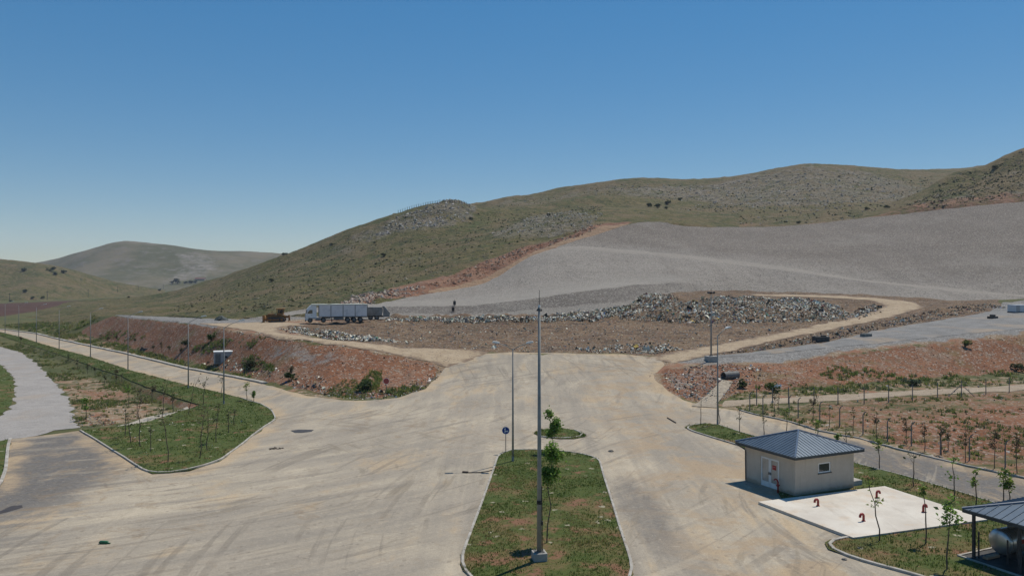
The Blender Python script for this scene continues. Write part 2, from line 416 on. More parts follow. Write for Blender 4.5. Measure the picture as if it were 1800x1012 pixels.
heaps([(332, 556), (345, 556)], 2.5, 1.0, 3, 10)
HB = np.zeros_like(GX)
for (hx, hy, hr, hh) in HEAPS:
    HB = np.maximum(HB, hh * np.exp(-(((GX - hx) ** 2 + (GY - hy) ** 2) / (hr * hr))))
GZ += HB * (1 - blur(inside(xy_loop, GX, GY) * 1.0, 1))
def grid_faces(nr, nc):
    i = np.arange(nr - 1)[:, None] * nc + np.arange(nc - 1)[None, :]
    return np.stack([i, i + 1, i + nc + 1, i + nc], -1).reshape(-1, 4)
def grid_mesh(name, X, Y, Zm, mat, attrs=None, smooth=True):
    v = np.stack([X, Y, Zm], -1).reshape(-1, 3)
    f = grid_faces(*X.shape)
    me = bpy.data.meshes.new(name)
    me.from_pydata(v.tolist(), [], f.tolist())
    me.materials.append(mat)
    me.polygons.foreach_set('use_smooth', [smooth] * len(me.polygons))
    for k, a in (attrs or {}).items():
        at = me.attributes.new(k, 'FLOAT', 'POINT'); at.data.foreach_set('value', np.ascontiguousarray(a, dtype=np.float32).ravel())
    me.update()
    return link(bpy.data.objects.new(name, me)), BVHTree.FromPolygons(v.tolist(), f.tolist())

gv = np.stack([GX, GY, GZ], -1).reshape(-1, 3).tolist()
GROUND = BVHTree.FromPolygons(gv, grid_faces(*GX.shape).tolist())
def gz(x, y):
    h = GROUND.ray_cast(Vector((x, y, 300)), Vector((0, 0, -1)))
    return h[0].z if h[0] is not None else 0.0
def G(px, py):                        # where a sight line meets the ground
    h = ray_px(px, py, GROUND)
    return h if h is not None else Vector(PZ(px, py, 0))

# ------------------------------------------------------------------ ground materials
def ground_material():
    t = NT('ground')
    n1 = t.noise(.09, 6, .65); n2 = t.noise(.6, 5, .6); n3 = t.noise(4.0, 4, .6); nb = t.noise(.018, 4, .6)
    # grass
    g = t.mix(t.ramp(n1, .35, .7), (.055, .066, .020), (.115, .105, .036))
    g = t.mix(t.ramp(n2, .35, .75), g, (.13, .112, .048))
    g = t.mix(t.ramp(t.noise(1.7, 4, .7), .52, .7), g, (.042, .058, .018))
    g = t.mix(t.ramp(nb, .5, .7), g, (.06, .075, .026))
    spk = t.voro(2.2); spk2 = t.voro(5.5)
    def masked(name, col, base, amp=.75, lo=.38, hi=.62):
        m = t.attr(name).outputs['Fac']
        m = t.math('ADD', m, t.math('MULTIPLY', t.math('SUBTRACT', t.math('ADD', t.math('MULTIPLY', n2, .6), t.math('MULTIPLY', n1, .4)), .5), amp * 2))
        return t.mix(t.ramp(m, lo, hi), base, col)
    # pale dry soil
    s = t.mix(t.ramp(n2, .3, .7), (.19, .128, .076), (.265, .19, .118))
    s = t.mix(t.ramp(t.chan(spk2, 0), .82, .95), s, (.36, .33, .29))
    s = t.mix(t.ramp(t.noise(.25, 3), .5, .66), s, (.24, .12, .07))
    c = masked('soil', s, g, 1.0)
    # red earth with stones
    r = t.mix(t.ramp(n1, .35, .68), (.165, .066, .030), (.225, .104, .053))
    r = t.mix(t.math('MULTIPLY', t.ramp(t.noise(.13, 5, .7), .53, .64), .6), r, (.15, .125, .058))
    r = t.mix(t.math('MULTIPLY', t.ramp(t.noise(.7, 5, .75), .53, .66), .5), r, (.10, .058, .034))
    r = t.mix(t.ramp(n2, .5, .8), r, (.20, .135, .095))
    r = t.mix(t.ramp(t.noise(.14, 5, .7, vec=t.mapping((1, .55, 1), (0, 0, .5))), .56, .72), r, (.185, .125, .085))
    r = t.mix(t.ramp(t.chan(spk, 0), .86, .97), r, (.25, .19, .145))
    r = t.mix(t.ramp(t.chan(spk2, 1), .90, .98), r, (.33, .27, .22))
    r = t.mix(t.ramp(t.chan(spk2, 2), .84, .95), r, (.065, .04, .03))
    c = masked('red', r, c, .5)
    # grey crushed stone
    gr = t.mix(t.ramp(n2, .3, .7), (.15, .142, .132), (.225, .213, .197))
    gr = t.mix(t.ramp(t.chan(spk2, 0), .75, .95), gr, (.31, .30, .285))
    gr = t.mix(t.ramp(t.chan(spk2, 1), .8, .97), gr, (.10, .095, .09))
    c = masked('grey', gr, c, .5)
    # brown cover soil of the dump, mixed with scraps
    b = t.mix(t.ramp(n1, .32, .68), (.120, .078, .042), (.190, .128, .074))
    b = t.mix(t.ramp(n2, .4, .75), b, (.15, .085, .052))
    b = t.mix(t.ramp(t.noise(.5, 4, .7, vec=t.mapping((.35, 1.5, 1), (0, 0, .1))), .50, .64), b, (.078, .052, .034))
    b = t.mix(t.ramp(t.chan(spk2, 0), .90, .97), b, (.30, .27, .23))
    b = t.mix(t.ramp(t.chan(spk2, 1), .88, .96), b, (.04, .034, .03))
    b = t.mix(t.ramp(t.chan(spk, 2), .90, .96), b, (.045, .04, .036))
    c = masked('brown', b, c, .25)
    p = t.mix(t.ramp(t.noise(.05, 5, .6, vec=t.mapping((1, 3, 1))), .35, .65), (.055, .026, .017), (.085, .042, .026))
    c = masked('plough', p, c, .5)
    hgt = t.math('ADD', t.math('MULTIPLY', t.chan(spk, 0), .5), t.math('MULTIPLY', n3, .8))
    t.bump(hgt, .55, .22)
    return t.done(c, .95)
core = (blur(flat, 2) > .985) * 1.0
dep = GZ - .30 * core
g_obj, _ = grid_mesh('ground', GX, GY, dep, ground_material(), M)
tag(g_obj, kind='structure')

def drape(name, poly, mat, lift=.03, sub=2, extra=None):
    poly = [tuple(p) for p in poly]
    PX = np.array(poly)
    mask = inside(poly, GX, GY)
    ii, jj = np.nonzero(mask)
    if sub > 1:
        k = ((ii % sub) == 0) & ((jj % sub) == 0); ii, jj = ii[k], jj[k]
    X, Y = GX[ii, jj], GY[ii, jj]
    # distance to the edge; drop points too close to it
    d = np.full(X.shape, 1e9)
    for q in range(len(poly)):
        a = PX[q]; b = PX[(q + 1) % len(poly)]
        ab = b - a; l2 = max(1e-9, ab @ ab)
        tt = np.clip(((X - a[0]) * ab[0] + (Y - a[1]) * ab[1]) / l2, 0, 1)
        d = np.minimum(d, np.hypot(X - a[0] - tt * ab[0], Y - a[1] - tt * ab[1]))
    k = d > .35
    X, Y, d = X[k], Y[k], d[k]
    pts = [Vector(p) for p in poly] + [Vector((a, b)) for a, b in zip(X, Y)]
    n = len(poly)
    v, e, f, o1, _, _ = geometry.delaunay_2d_cdt(pts, [(i, (i + 1) % n) for i in range(n)], [list(range(n))], 1, 1e-4)
    dist = [0.0] * len(v)
    for i, o in enumerate(o1):
        if o and o[0] >= n: dist[i] = float(d[o[0] - n])
    vv = [(p.x, p.y, gz(p.x, p.y) + lift) for p in v]
    f = [tuple(q) for q in f]
    ff = []
    for q in f:
        a, b, c2 = (Vector(vv[q[0]]), Vector(vv[q[1]]), Vector(vv[q[2]]))
        ff.append(q if (b - a).cross(c2 - a).z > 0 else q[::-1])
    me = bpy.data.meshes.new(name); me.from_pydata(vv, [], ff); me.materials.append(mat)
    at = me.attributes.new('edge', 'FLOAT', 'POINT'); at.data.foreach_set('value', dist)
    me.polygons.foreach_set('use_smooth', [True] * len(me.polygons))
    me.update()
    o = link(bpy.data.objects.new(name, me)); tag(o, kind='structure')
    return o

def plaza_material():
    t = NT('dusty_asphalt')
    xyz = t.n.new('ShaderNodeSeparateXYZ'); t.lk(t.pos, xyz.inputs[0])
    X, Y = xyz.outputs[0], xyz.outputs[1]
    # streaks: wheels drag the dust along the driving lines (turning left / straight on)
    sS = t.noise(1.0, 6, .62, vec=t.mapping((.75, .04, 1), (0, 0, R(-2))), dist=.3)
    sX = t.noise(1.0, 5, .6, vec=t.mapping((.5, .05, 1), (0, 0, R(62))), dist=.3)
    def polar(cx, cy, fine_, along, seed):
        d = t.n.new('ShaderNodeVectorMath'); d.operation = 'SUBTRACT'; t.lk(t.pos, d.inputs[0]); d.inputs[1].default_value = (cx, cy, 0)
        sp = t.n.new('ShaderNodeSeparateXYZ'); t.lk(d.outputs[0], sp.inputs[0])
        r = t.math('SQRT', t.math('ADD', t.math('MULTIPLY', sp.outputs[0], sp.outputs[0]), t.math('MULTIPLY', sp.outputs[1], sp.outputs[1])))
        an = t.math('ARCTAN2', sp.outputs[1], sp.outputs[0])
        cv = t.n.new('ShaderNodeCombineXYZ'); t.lk(t.math('MULTIPLY', r, fine_), cv.inputs[0]); t.lk(t.math('MULTIPLY', an, along), cv.inputs[1]); cv.inputs[2].default_value = seed
        return cv.outputs[0]
    pL = polar(-66, 122, .46, 3.4, 1.0); pL2 = polar(-58, 104, 1.25, 2.2, 4.0); pR = polar(40, 50, .75, 1.6, 7.0); pF = polar(-28, 60, .8, 2.4, 9.0)
    sL = t.noise(1.0, 6, .66, vec=pL, dist=.35)
    side = t.ramp(t.math('ADD', X, t.math('MULTIPLY', Y, .18)), -4, 12)
    far = t.ramp(Y, 62, 84)
    st = t.mix(side, sL, sS)
    st = t.mix(t.math('MULTIPLY', far, .6), st, sX)
    st = t.chan(st)
    big = t.noise(.045, 5, .6); med = t.noise(.22, 5, .65); fine = t.noise(3.0, 5, .7); grit = t.noise(14, 3, .7)
    asphalt = t.mix(t.ramp(fine, .3, .7), (.112, .103, .095), (.165, .153, .14))
    dust = t.mix(t.ramp(med, .3, .7), (.385, .328, .245), (.455, .388, .292))
    warm = t.mix(t.ramp(fine, .35, .7), (.46, .345, .215), (.37, .27, .165))
    grey = t.mix(t.ramp(med, .35, .7), (.385, .330, .255), (.325, .280, .218))
    # where the yard is driven it is pale; on the ramp and the side road the asphalt is bare
    bare = t.math('MULTIPLY', t.ramp(X, -24, -33), t.ramp(Y, 60, 50, lo=0, hi=1))
    rampz = t.math('MULTIPLY', t.ramp(t.math('ADD', X, t.math('MULTIPLY', Y, .02)), -26, -32), t.math('MULTIPLY', t.ramp(Y, 43, 55), t.ramp(Y, 92, 84)))
    rroad = t.math('MULTIPLY', t.ramp(X, 19, 25), t.ramp(Y, 82, 72))
    m = t.math('ADD', st, t.math('MULTIPLY', t.math('SUBTRACT', big, .5), .9))
    m = t.math('ADD', m, t.math('MULTIPLY', t.math('SUBTRACT', fine, .5), .25))
    lo = t.math('ADD', .33, t.math('MULTIPLY', t.math('MAXIMUM', rampz, rroad), .31))
    lo = t.math('ADD', lo, t.math('MULTIPLY', bare, .10))
    cov = t.math('MULTIPLY', t.math('SUBTRACT', m, lo), 3.0, True)
    worn = t.mix(t.math('MAXIMUM', t.math('MAXIMUM', rampz, rroad), t.math('MULTIPLY', bare, .5)), t.mix(fine, (.235, .205, .165), (.295, .26, .212)), asphalt)
    c = t.mix(cov, worn, t.mix(t.ramp(t.math('ADD', t.noise(.11, 4, .6), t.math('MULTIPLY', st, .35)), .58, .76), grey, dust))
    dv = t.mapping((1, 1, 1)); mp = dv.node; mp.vector_type = 'POINT'; mp.inputs['Location'].default_value = (-8.4 / 1.7, -51 / 11, 0); mp.inputs['Scale'].default_value = (1 / 1.7, 1 / 11, 0)
    ln_ = t.n.new('ShaderNodeVectorMath'); ln_.operation = 'LENGTH'; t.lk(dv, ln_.inputs[0])
    pt = t.math('ADD', t.math('SUBTRACT', 1.0, ln_.outputs['Value']), t.math('MULTIPLY', t.math('SUBTRACT', med, .5), 1.6))
    c = t.mix(t.math('MULTIPLY', t.ramp(pt, .0, .5), .55), c, asphalt)
    rl = t.math('MULTIPLY', t.ramp(X, 7, 12), t.ramp(X, 24, 17))
    c = t.mix(t.math('MULTIPLY', t.math('MULTIPLY', rl, t.ramp(t.noise(.2, 6, .7, dist=.8), .44, .60)), .75), c, t.mix(fine, (.30, .215, .13), (.40, .30, .195)))
    # tan drifts
    e = t.attr('edge').outputs['Fac']
    em = t.math('ADD', t.math('MULTIPLY', t.ramp(e, 3.0, .3), .45), t.math('MULTIPLY', t.math('SUBTRACT', med, .5), 1.5))
    c = t.mix(t.math('MULTIPLY', t.ramp(em, .15, .6), .8), c, warm)
    wr = t.math('ADD', t.noise(.16, 6, .7, vec=t.mapping((1, .5, 1), (0, 0, R(35)))), t.math('MULTIPLY', t.math('SUBTRACT', st, .5), .5))
    c = t.mix(t.math('MULTIPLY', t.ramp(wr, .52, .70), .7), c, warm)
    sw = t.noise(.55, 6, .72, vec=t.mapping((1, .35, 1), (0, 0, R(55))), dist=1.2)
    c = t.mix(t.math('MULTIPLY', t.ramp(t.math('ADD', sw, t.math('MULTIPLY', t.math('SUBTRACT', big, .5), .6)), .56, .68), t.math('MULTIPLY', far, .55)), c, (.25, .195, .135))
    # dark worn wheel lines
    for vec_, cc, st_, lo_ in ((pL2, (.165, .138, .108), .42, .56), (pR, (.17, .145, .115), .45, .56), (pF, (.19, .155, .11), .42, .57), (pL, (.48, .405, .30), .32, .58)):
        ln = t.noise(1.6, 4, .55, vec=vec_, dist=.25)
        patch = t.ramp(t.noise(.06, 4, .6, vec=t.mapping((1, 1, 1), (0, 0, st_ * 9))), .46, .6)
        c = t.mix(t.math('MULTIPLY', t.math('MULTIPLY', t.ramp(ln, lo_, lo_ + .07), patch), st_), c, cc)
    # churned, damp and oily ground where lorries turn
    ch = t.noise(.28, 7, .75, dist=1.6)
    c = t.mix(t.math('MULTIPLY', t.math('MULTIPLY', t.ramp(ch, .53, .66), t.ramp(t.noise(.05, 3, .5), .45, .58)), .6), c, (.235, .170, .105))
    wl = t.noise(2.2, 4, .5, vec=pL, dist=.3)
    c = t.mix(t.math('MULTIPLY', t.math('MULTIPLY', t.ramp(wl, .55, .66), t.ramp(big, .42, .58)), .42), c, (.135, .122, .108))
    # oil and damp blotches, grit
    bl = t.noise(.35, 4, .6, dist=.8)
    c = t.mix(t.math('MULTIPLY', t.ramp(bl, .66, .74), .4), c, (.12, .095, .07))
    c = t.mix(t.math('MULTIPLY', t.ramp(t.chan(t.voro(4.5), 0), .975, .99), .4), c, (.16, .13, .10))
    c = t.mix(t.ramp(grit, .2, .8), t.mix(1.0, c, (.80, .80, .80), 'MULTIPLY'), t.mix(1.0, c, (1.15, 1.15, 1.15), 'MULTIPLY'))
    c = t.mix(t.math('MULTIPLY', t.ramp(t.noise(1.1, 8, .8, dist=.6), .56, .62), .38), c, (.27, .215, .15))
    c = t.mix(t.math('MULTIPLY', t.ramp(t.noise(1.6, 8, .82, dist=.4), .58, .63), .35), c, (.52, .455, .36))
    t.bump(t.math('ADD', fine, t.math('MULTIPLY', st, 1.5)), .35, .05)
    return t.done(c, .92)
def track_material():
    t = NT('pale_dirt_track')
    a = t.noise(.4, 5, .65); f = t.noise(3, 4, .65)
    c = t.mix(t.ramp(a, .3, .7), (.30, .225, .145), (.40, .315, .215))
    c = t.mix(t.ramp(f, .45, .75), c, (.27, .205, .14))
    e = t.attr('edge').outputs['Fac']
    c = t.mix(t.math('MULTIPLY', t.ramp(t.math('ADD', e, t.math('MULTIPLY', t.math('SUBTRACT', a, .5), 4)), 1.2, .0), .85), c, (.165, .115, .08))
    c = t.mix(t.ramp(t.chan(t.voro(5), 0), .94, .97), c, (.12, .09, .07))
    t.bump(f, .4, .08)
    return t.done(c, .95)
def gravel_material(name, a, b, tan=.3):
    t = NT(name)
    n = t.noise(.3, 5, .65); f = t.noise(5, 4, .7); v = t.voro(13)
    c = t.mix(t.ramp(n, .3, .7), a, b)
    c = t.mix(t.math('MULTIPLY', t.ramp(t.chan(v, 0), .7, .98), .5), c, tuple(min(.6, x * 1.35) for x in b))
    c = t.mix(t.math('MULTIPLY', t.ramp(t.chan(v, 1), .75, .98), .55), c, tuple(x * .55 for x in a))
    c = t.mix(t.math('MULTIPLY', t.ramp(t.noise(.8, 5, .7), .5, .7), .35), c, tuple(x * .72 for x in a))
    c = t.mix(t.math('MULTIPLY', t.ramp(t.noise(.2, 4, .6, vec=t.mapping((1, .3, 1), (0, 0, .2))), .5, .7), tan), c, (.34, .26, .18))
    t.bump(t.math('ADD', t.chan(v, 2), f), .5, .08)
    return t.done(c, .95)
m_plaza, m_track = plaza_material(), track_material()
m_gravel = gravel_material('grey_gravel', (.275, .255, .235), (.34, .315, .29), .35)
m_gravel2 = gravel_material('grey_gravel_road', (.165, .16, .152), (.235, .228, .218), .6)
m_path = gravel_material('sandy_path', (.28, .22, .155), (.37, .30, .225), .6)
drape('road', xy_plaza, m_plaza, .03, 2)
drape('dirt_track', xy_trl, m_track, .05, 1)
drape('dirt_track', xy_loop, m_track, .05, 1)
drape('gravel_road', xy_gr, m_gravel2, .035, 1)
drape('gravel_road', xy_gl, m_gravel, .04, 1)
drape('path', xy_pr, m_path, .04, 1)
drape('path', xy_pl, simple('concrete_strip', (.36, .32, .26), .9, var=.15), .06, 1)

# ------------------------------------------------------------------ lofted hills
def crom(P, t):
    # Catmull-Rom along axis 0 of P at parameters t
    n = len(P); i = np.clip(np.floor(t).astype(int), 0, n - 2); u = (t - i)[:, None, None]
    p0 = P[np.clip(i - 1, 0, n - 1)]; p1 = P[i]; p2 = P[i + 1]; p3 = P[np.clip(i + 2, 0, n - 1)]
    k = .42
    m1 = (p2 - p0) * k; m2 = (p3 - p1) * k
    u2, u3 = u * u, u * u * u
    return (2 * u3 - 3 * u2 + 1) * p1 + (u3 - 2 * u2 + u) * m1 + (-2 * u3 + 3 * u2) * p2 + (u3 - u2) * m2
ALL = [GROUND]
def loft(name, rows_, nv, nu, mat, amp, freq, seed, fixed=(0, 0), masks=None, linear=False, behind=None, bury=0):
    A = np.array([[PY(*p) for p in r] for r in rows_])          # rows x cols x 3
    if bury:
        first = A[0].copy(); first[:, 0] *= 1 - 6 / first[:, 1]; first[:, 1] -= 6; first[:, 2] -= bury
        A = np.concatenate([first[None], A], 0)
    if behind:                                                  # carry the crest on to a far side
        last = A[-1].copy(); last[:, 0] *= 1 + behind[0] / last[:, 1]; last[:, 1] += behind[0]; last[:, 2] -= behind[1]
        A = np.concatenate([A, last[None]], 0)
    nr, nc = A.shape[:2]
    tv = np.linspace(0, nr - 1, nv); tu = np.linspace(0, nc - 1, nu)
    if linear:
        i = np.clip(np.floor(tv).astype(int), 0, nr - 2); u = (tv - i)[:, None, None]
        B = A[i] * (1 - u) + A[i + 1] * u
    else: B = crom(A, tv)
    B = np.swapaxes(crom(np.swapaxes(B, 0, 1), tu), 0, 1)
    X, Y, Zm = B[..., 0].copy(), B[..., 1].copy(), B[..., 2].copy()
    m = {'v': np.repeat(tv[:, None], nu, 1), 'u': np.repeat(tu[None, :], nv, 0)}
    px = 900 + F * X / Y; py = HY + F * (H - Zm) / Y
    for k, lst in (masks or {}).items():
        a = np.zeros_like(X)
        for poly, val in lst: a = np.maximum(a, inside(poly, px, py) * val)
        m[k] = blur(a, {'rock': 9, 'track': 1}.get(k, 3))
    rk = m.get('rock', np.zeros_like(X))
    for i in range(nv):
        for j in range(nu):
            p = Vector((X[i, j] * freq, Y[i, j] * freq, seed))
            a = amp * (1 if i > 1 else .3 * i)
            d = a * noise.fractal(p, .75, 2.1, 5)
            if rk[i, j] > .1: d += rk[i, j] * amp * 1.1 * abs(noise.fractal(p * 6, .6, 2.1, 3))
            if amp < 2.5: d += .45 * noise.fractal(Vector((X[i, j] * .13, Y[i, j] * .13, seed + 3)), .8, 2.2, 4) * (1 if i > 2 else 0) * (amp > 1)
            Zm[i, j] += d
    o, bv = grid_mesh(name, X, Y, Zm, mat, m)
    tag(o, kind='structure'); ALL.append(bv)
    return o, bv

def hill_material(name, dry=0.0):
    t = NT(name)
    n1 = t.noise(.02, 6, .65); n2 = t.noise(.12, 6, .7); n3 = t.noise(.7, 5, .7)
    g = t.mix(t.ramp(n1, .35, .68), (.070, .078, .022), (.128, .110, .038))
    g = t.mix(t.ramp(n2, .42, .7), g, (.17, .13, .058))
    g = t.mix(t.ramp(t.noise(.035, 5, .7, vec=t.mapping((1, 1, 2.5))), .54, .7), g, (.070, .088, .022))
    g = t.mix(t.ramp(n3, .46, .66), g, t.mix(1.0, g, (.55, .58, .48), 'MULTIPLY'))
    g = t.mix(t.ramp(t.noise(.3, 5, .75), .55, .7), g, (.115, .082, .045))
    g = t.mix(t.ramp(t.chan(t.voro(.55), 0), .90, .97), g, (.032, .040, .017))
    g = t.mix(t.ramp(t.math('ADD', t.noise(.045, 6, .78), dry), .46, .58), g, (.150, .112, .054))
    g = t.mix(t.ramp(t.noise(.16, 7, .85), .53, .62), g, (.052, .056, .019))
    g = t.mix(t.ramp(t.noise(.30, 6, .85), .555, .63), g, (.205, .165, .095))
    # limestone outcrops: strata that break through the turf
    w = t.mapping((.55, .55, 1.6), (R(12), R(8), .5))
    rkn = t.noise(.16, 6, .72, vec=w, dist=.4)
    rk = t.mix(t.ramp(t.noise(1.2, 5, .75, vec=w), .35, .65), (.13, .112, .082), (.29, .255, .205))
    rk = t.mix(t.ramp(t.chan(t.voro(.8, vec=w), 0), .6, .9), rk, (.10, .09, .075))
    rm = t.attr('rock').outputs['Fac']
    fac = t.math('ADD', t.math('MULTIPLY', t.ramp(rm, .1, .9), .27), rkn)
    fac = t.math('ADD', fac, t.math('MULTIPLY', t.math('SUBTRACT', n3, .5), .45))
    fac = t.math('ADD', fac, t.math('MULTIPLY', t.math('SUBTRACT', n2, .5), .40))
    c = t.mix(t.math('MULTIPLY', t.ramp(fac, .62, .88), .75), g, rk)
    sc = t.attr('scar').outputs['Fac']
    r = t.mix(t.ramp(n2, .35, .65), (.17, .075, .043), (.28, .155, .095))
    r = t.mix(t.ramp(n3, .5, .7), r, (.22, .17, .135))
    c = t.mix(t.ramp(t.math('ADD', sc, t.math('ADD', t.math('MULTIPLY', t.math('SUBTRACT', n3, .5), .9), t.math('MULTIPLY', t.math('SUBTRACT', n2, .5), .9))), .36, .62), c, r)
    t2 = t.attr('track').outputs['Fac']
    c = t.mix(t.ramp(t2, .35, .65), c, t.mix(n3, (.26, .165, .10), (.34, .235, .15)))
    t.bump(t.math('ADD', t.math('MULTIPLY', n2, 2.5), t.math('ADD', n3, t.math('MULTIPLY', rkn, 2))), .8, 1.4)
    return t.done(c, .95)
m_hill = hill_material('hill_turf_and_rock', -.02); m_hill_dry = hill_material('dry_rocky_hill', .035)
rockA = [([(795, 352), (840, 365), (830, 388), (780, 402), (700, 412), (640, 428), (600, 425), (700, 380), (760, 358)], 1.0),
         ([(570, 432), (625, 430), (640, 445), (580, 450)], .75), ([(500, 462), (560, 452), (570, 463), (510, 474)], .6),
         ([(650, 462), (770, 440), (770, 455), (680, 472)], .65), ([(860, 410), (960, 372), (1060, 375), (1040, 400), (960, 420), (880, 425)], .85),
         ([(560, 500), (700, 470), (720, 480), (620, 512)], .45), ([(580, 545), (640, 515), (740, 505), (690, 525)], .9)]
scarA = [([(690, 508), (740, 494), (832, 464), (900, 442), (950, 427), (1000, 412), (1062, 391), (1115, 391), (1050, 415), (985, 436), (950, 441), (840, 503), (720, 520), (660, 530), (590, 548), (560, 548), (620, 530)], .8)]
trkA = [([(1110, 393), (1062, 396), (1000, 417), (955, 434), (900, 462), (845, 486), (760, 505), (750, 512), (840, 502), (900, 472), (960, 440), (1050, 414)], 1.0)]
loft('hill', [
 [(40, 572, 300), (230, 560, 258), (430, 563, 198), (620, 548, 193), (720, 522, 216), (840, 506, 245), (960, 441, 285), (1110, 396, 330), (1300, 405, 350)],
 [(40, 566, 340), (230, 556, 280), (430, 557, 212), (610, 531, 215), (735, 498, 242), (832, 466, 272), (950, 427, 305), (1062, 391, 343), (1300, 396, 370)],
 [(60, 550, 450), (270, 537, 390), (450, 521, 330), (600, 490, 330), (720, 460, 335), (830, 425, 345), (940, 399, 365), (1060, 373, 390), (1300, 381, 430)],
 [(100, 538, 540), (290, 525, 490), (470, 481, 440), (620, 431, 425), (735, 393, 425), (850, 388, 430), (950, 377, 450), (1060, 362, 480), (1300, 374, 520)],
 [(130, 530, 620), (300, 516, 580), (500, 450, 520), (655, 391, 495), (790, 357, 485), (842, 371, 490), (940, 367, 520), (1060, 350, 540), (1300, 366, 600)]],
 120, 260, m_hill, 1.3, .02, 4.0, masks={'rock': rockA, 'scar': scarA, 'track': trkA}, bury=6, behind=(160, 30))
rockB = [([(1070, 330), (1250, 325), (1330, 305), (1430, 290), (1520, 300), (1620, 330), (1640, 350), (1500, 360), (1330, 365), (1200, 350), (1100, 345)], .95),
         ([(850, 352), (940, 345), (1080, 322), (1090, 335), (960, 360), (870, 370)], .55), ([(1000, 350), (1100, 340), (1120, 365), (1020, 372)], .6), ([(1140, 378), (1300, 376), (1400, 385), (1300, 395), (1150, 388)], .4)]
scarB = [([(1140, 388), (1400, 391), (1500, 388), (1600, 372), (1600, 380), (1500, 394), (1400, 400), (1240, 402)], .45)]
loft('hill', [
 [(690, 415, 540), (840, 395, 545), (1000, 395, 500), (1120, 398, 345), (1250, 404, 352), (1400, 400, 364), (1500, 391, 365), (1620, 386, 370), (1760, 380, 380)],
 [(690, 405, 580), (840, 385, 590), (1000, 378, 550), (1120, 383, 430), (1250, 388, 430), (1400, 384, 430), (1500, 378, 430), (1620, 372, 430), (1760, 365, 430)],
 [(690, 392, 640), (840, 374, 640), (1000, 355, 620), (1120, 355, 560), (1250, 358, 540), (1400, 350, 530), (1500, 346, 530), (1620, 346, 530), (1760, 340, 520)],
 [(690, 385, 700), (840, 367, 680), (1000, 341, 680), (1120, 333, 640), (1250, 336, 640), (1400, 316, 620), (1500, 316, 620), (1620, 320, 620), (1760, 315, 620)],
 [(690, 380, 760), (838, 362, 730), (1000, 333, 740), (1120, 319, 720), (1250, 318, 720), (1400, 295, 700), (1500, 298, 710), (1620, 304, 740), (1760, 294, 760)]],
 130, 300, m_hill_dry, 1.6, .018, 14.0, masks={'rock': rockB, 'scar': scarB}, bury=6, behind=(200, 40))
rockC = [([(1560, 372), (1640, 352), (1800, 320), (1800, 300), (1900, 300), (1900, 345), (1640, 368)], .6), ([(1660, 330), (1740, 300), (1820, 270), (1820, 300), (1700, 330)], .5)]
scarC = [([(1480, 391), (1560, 374), (1640, 353), (1720, 346), (1830, 332), (1830, 358), (1720, 366), (1640, 374), (1560, 384)], .52), ([(1640, 330), (1720, 316), (1830, 300), (1830, 308), (1720, 326)], .36)]
loft('hill', [
 [(1430, 402, 363), (1540, 387, 361), (1640, 376, 359), (1720, 367, 354), (1800, 360, 349), (1950, 350, 341), (2150, 334, 328)],
 [(1480, 393, 372), (1560, 374, 372), (1640, 358, 370), (1720, 351, 365), (1800, 336, 362), (1950, 316, 355), (2150, 300, 345)],
 [(1530, 376, 400), (1600, 355, 400), (1660, 336, 400), (1730, 321, 400), (1800, 300, 395), (1950, 276, 390), (2150, 260, 380)],
 [(1570, 366, 440), (1625, 336, 440), (1680, 306, 440), (1735, 291, 440), (1800, 263, 430), (1950, 228, 430), (2150, 210, 420)]],
 90, 140, m_hill_dry, 1.3, .03, 24.0, masks={'rock': rockC, 'scar': scarC}, bury=6, behind=(120, 20))

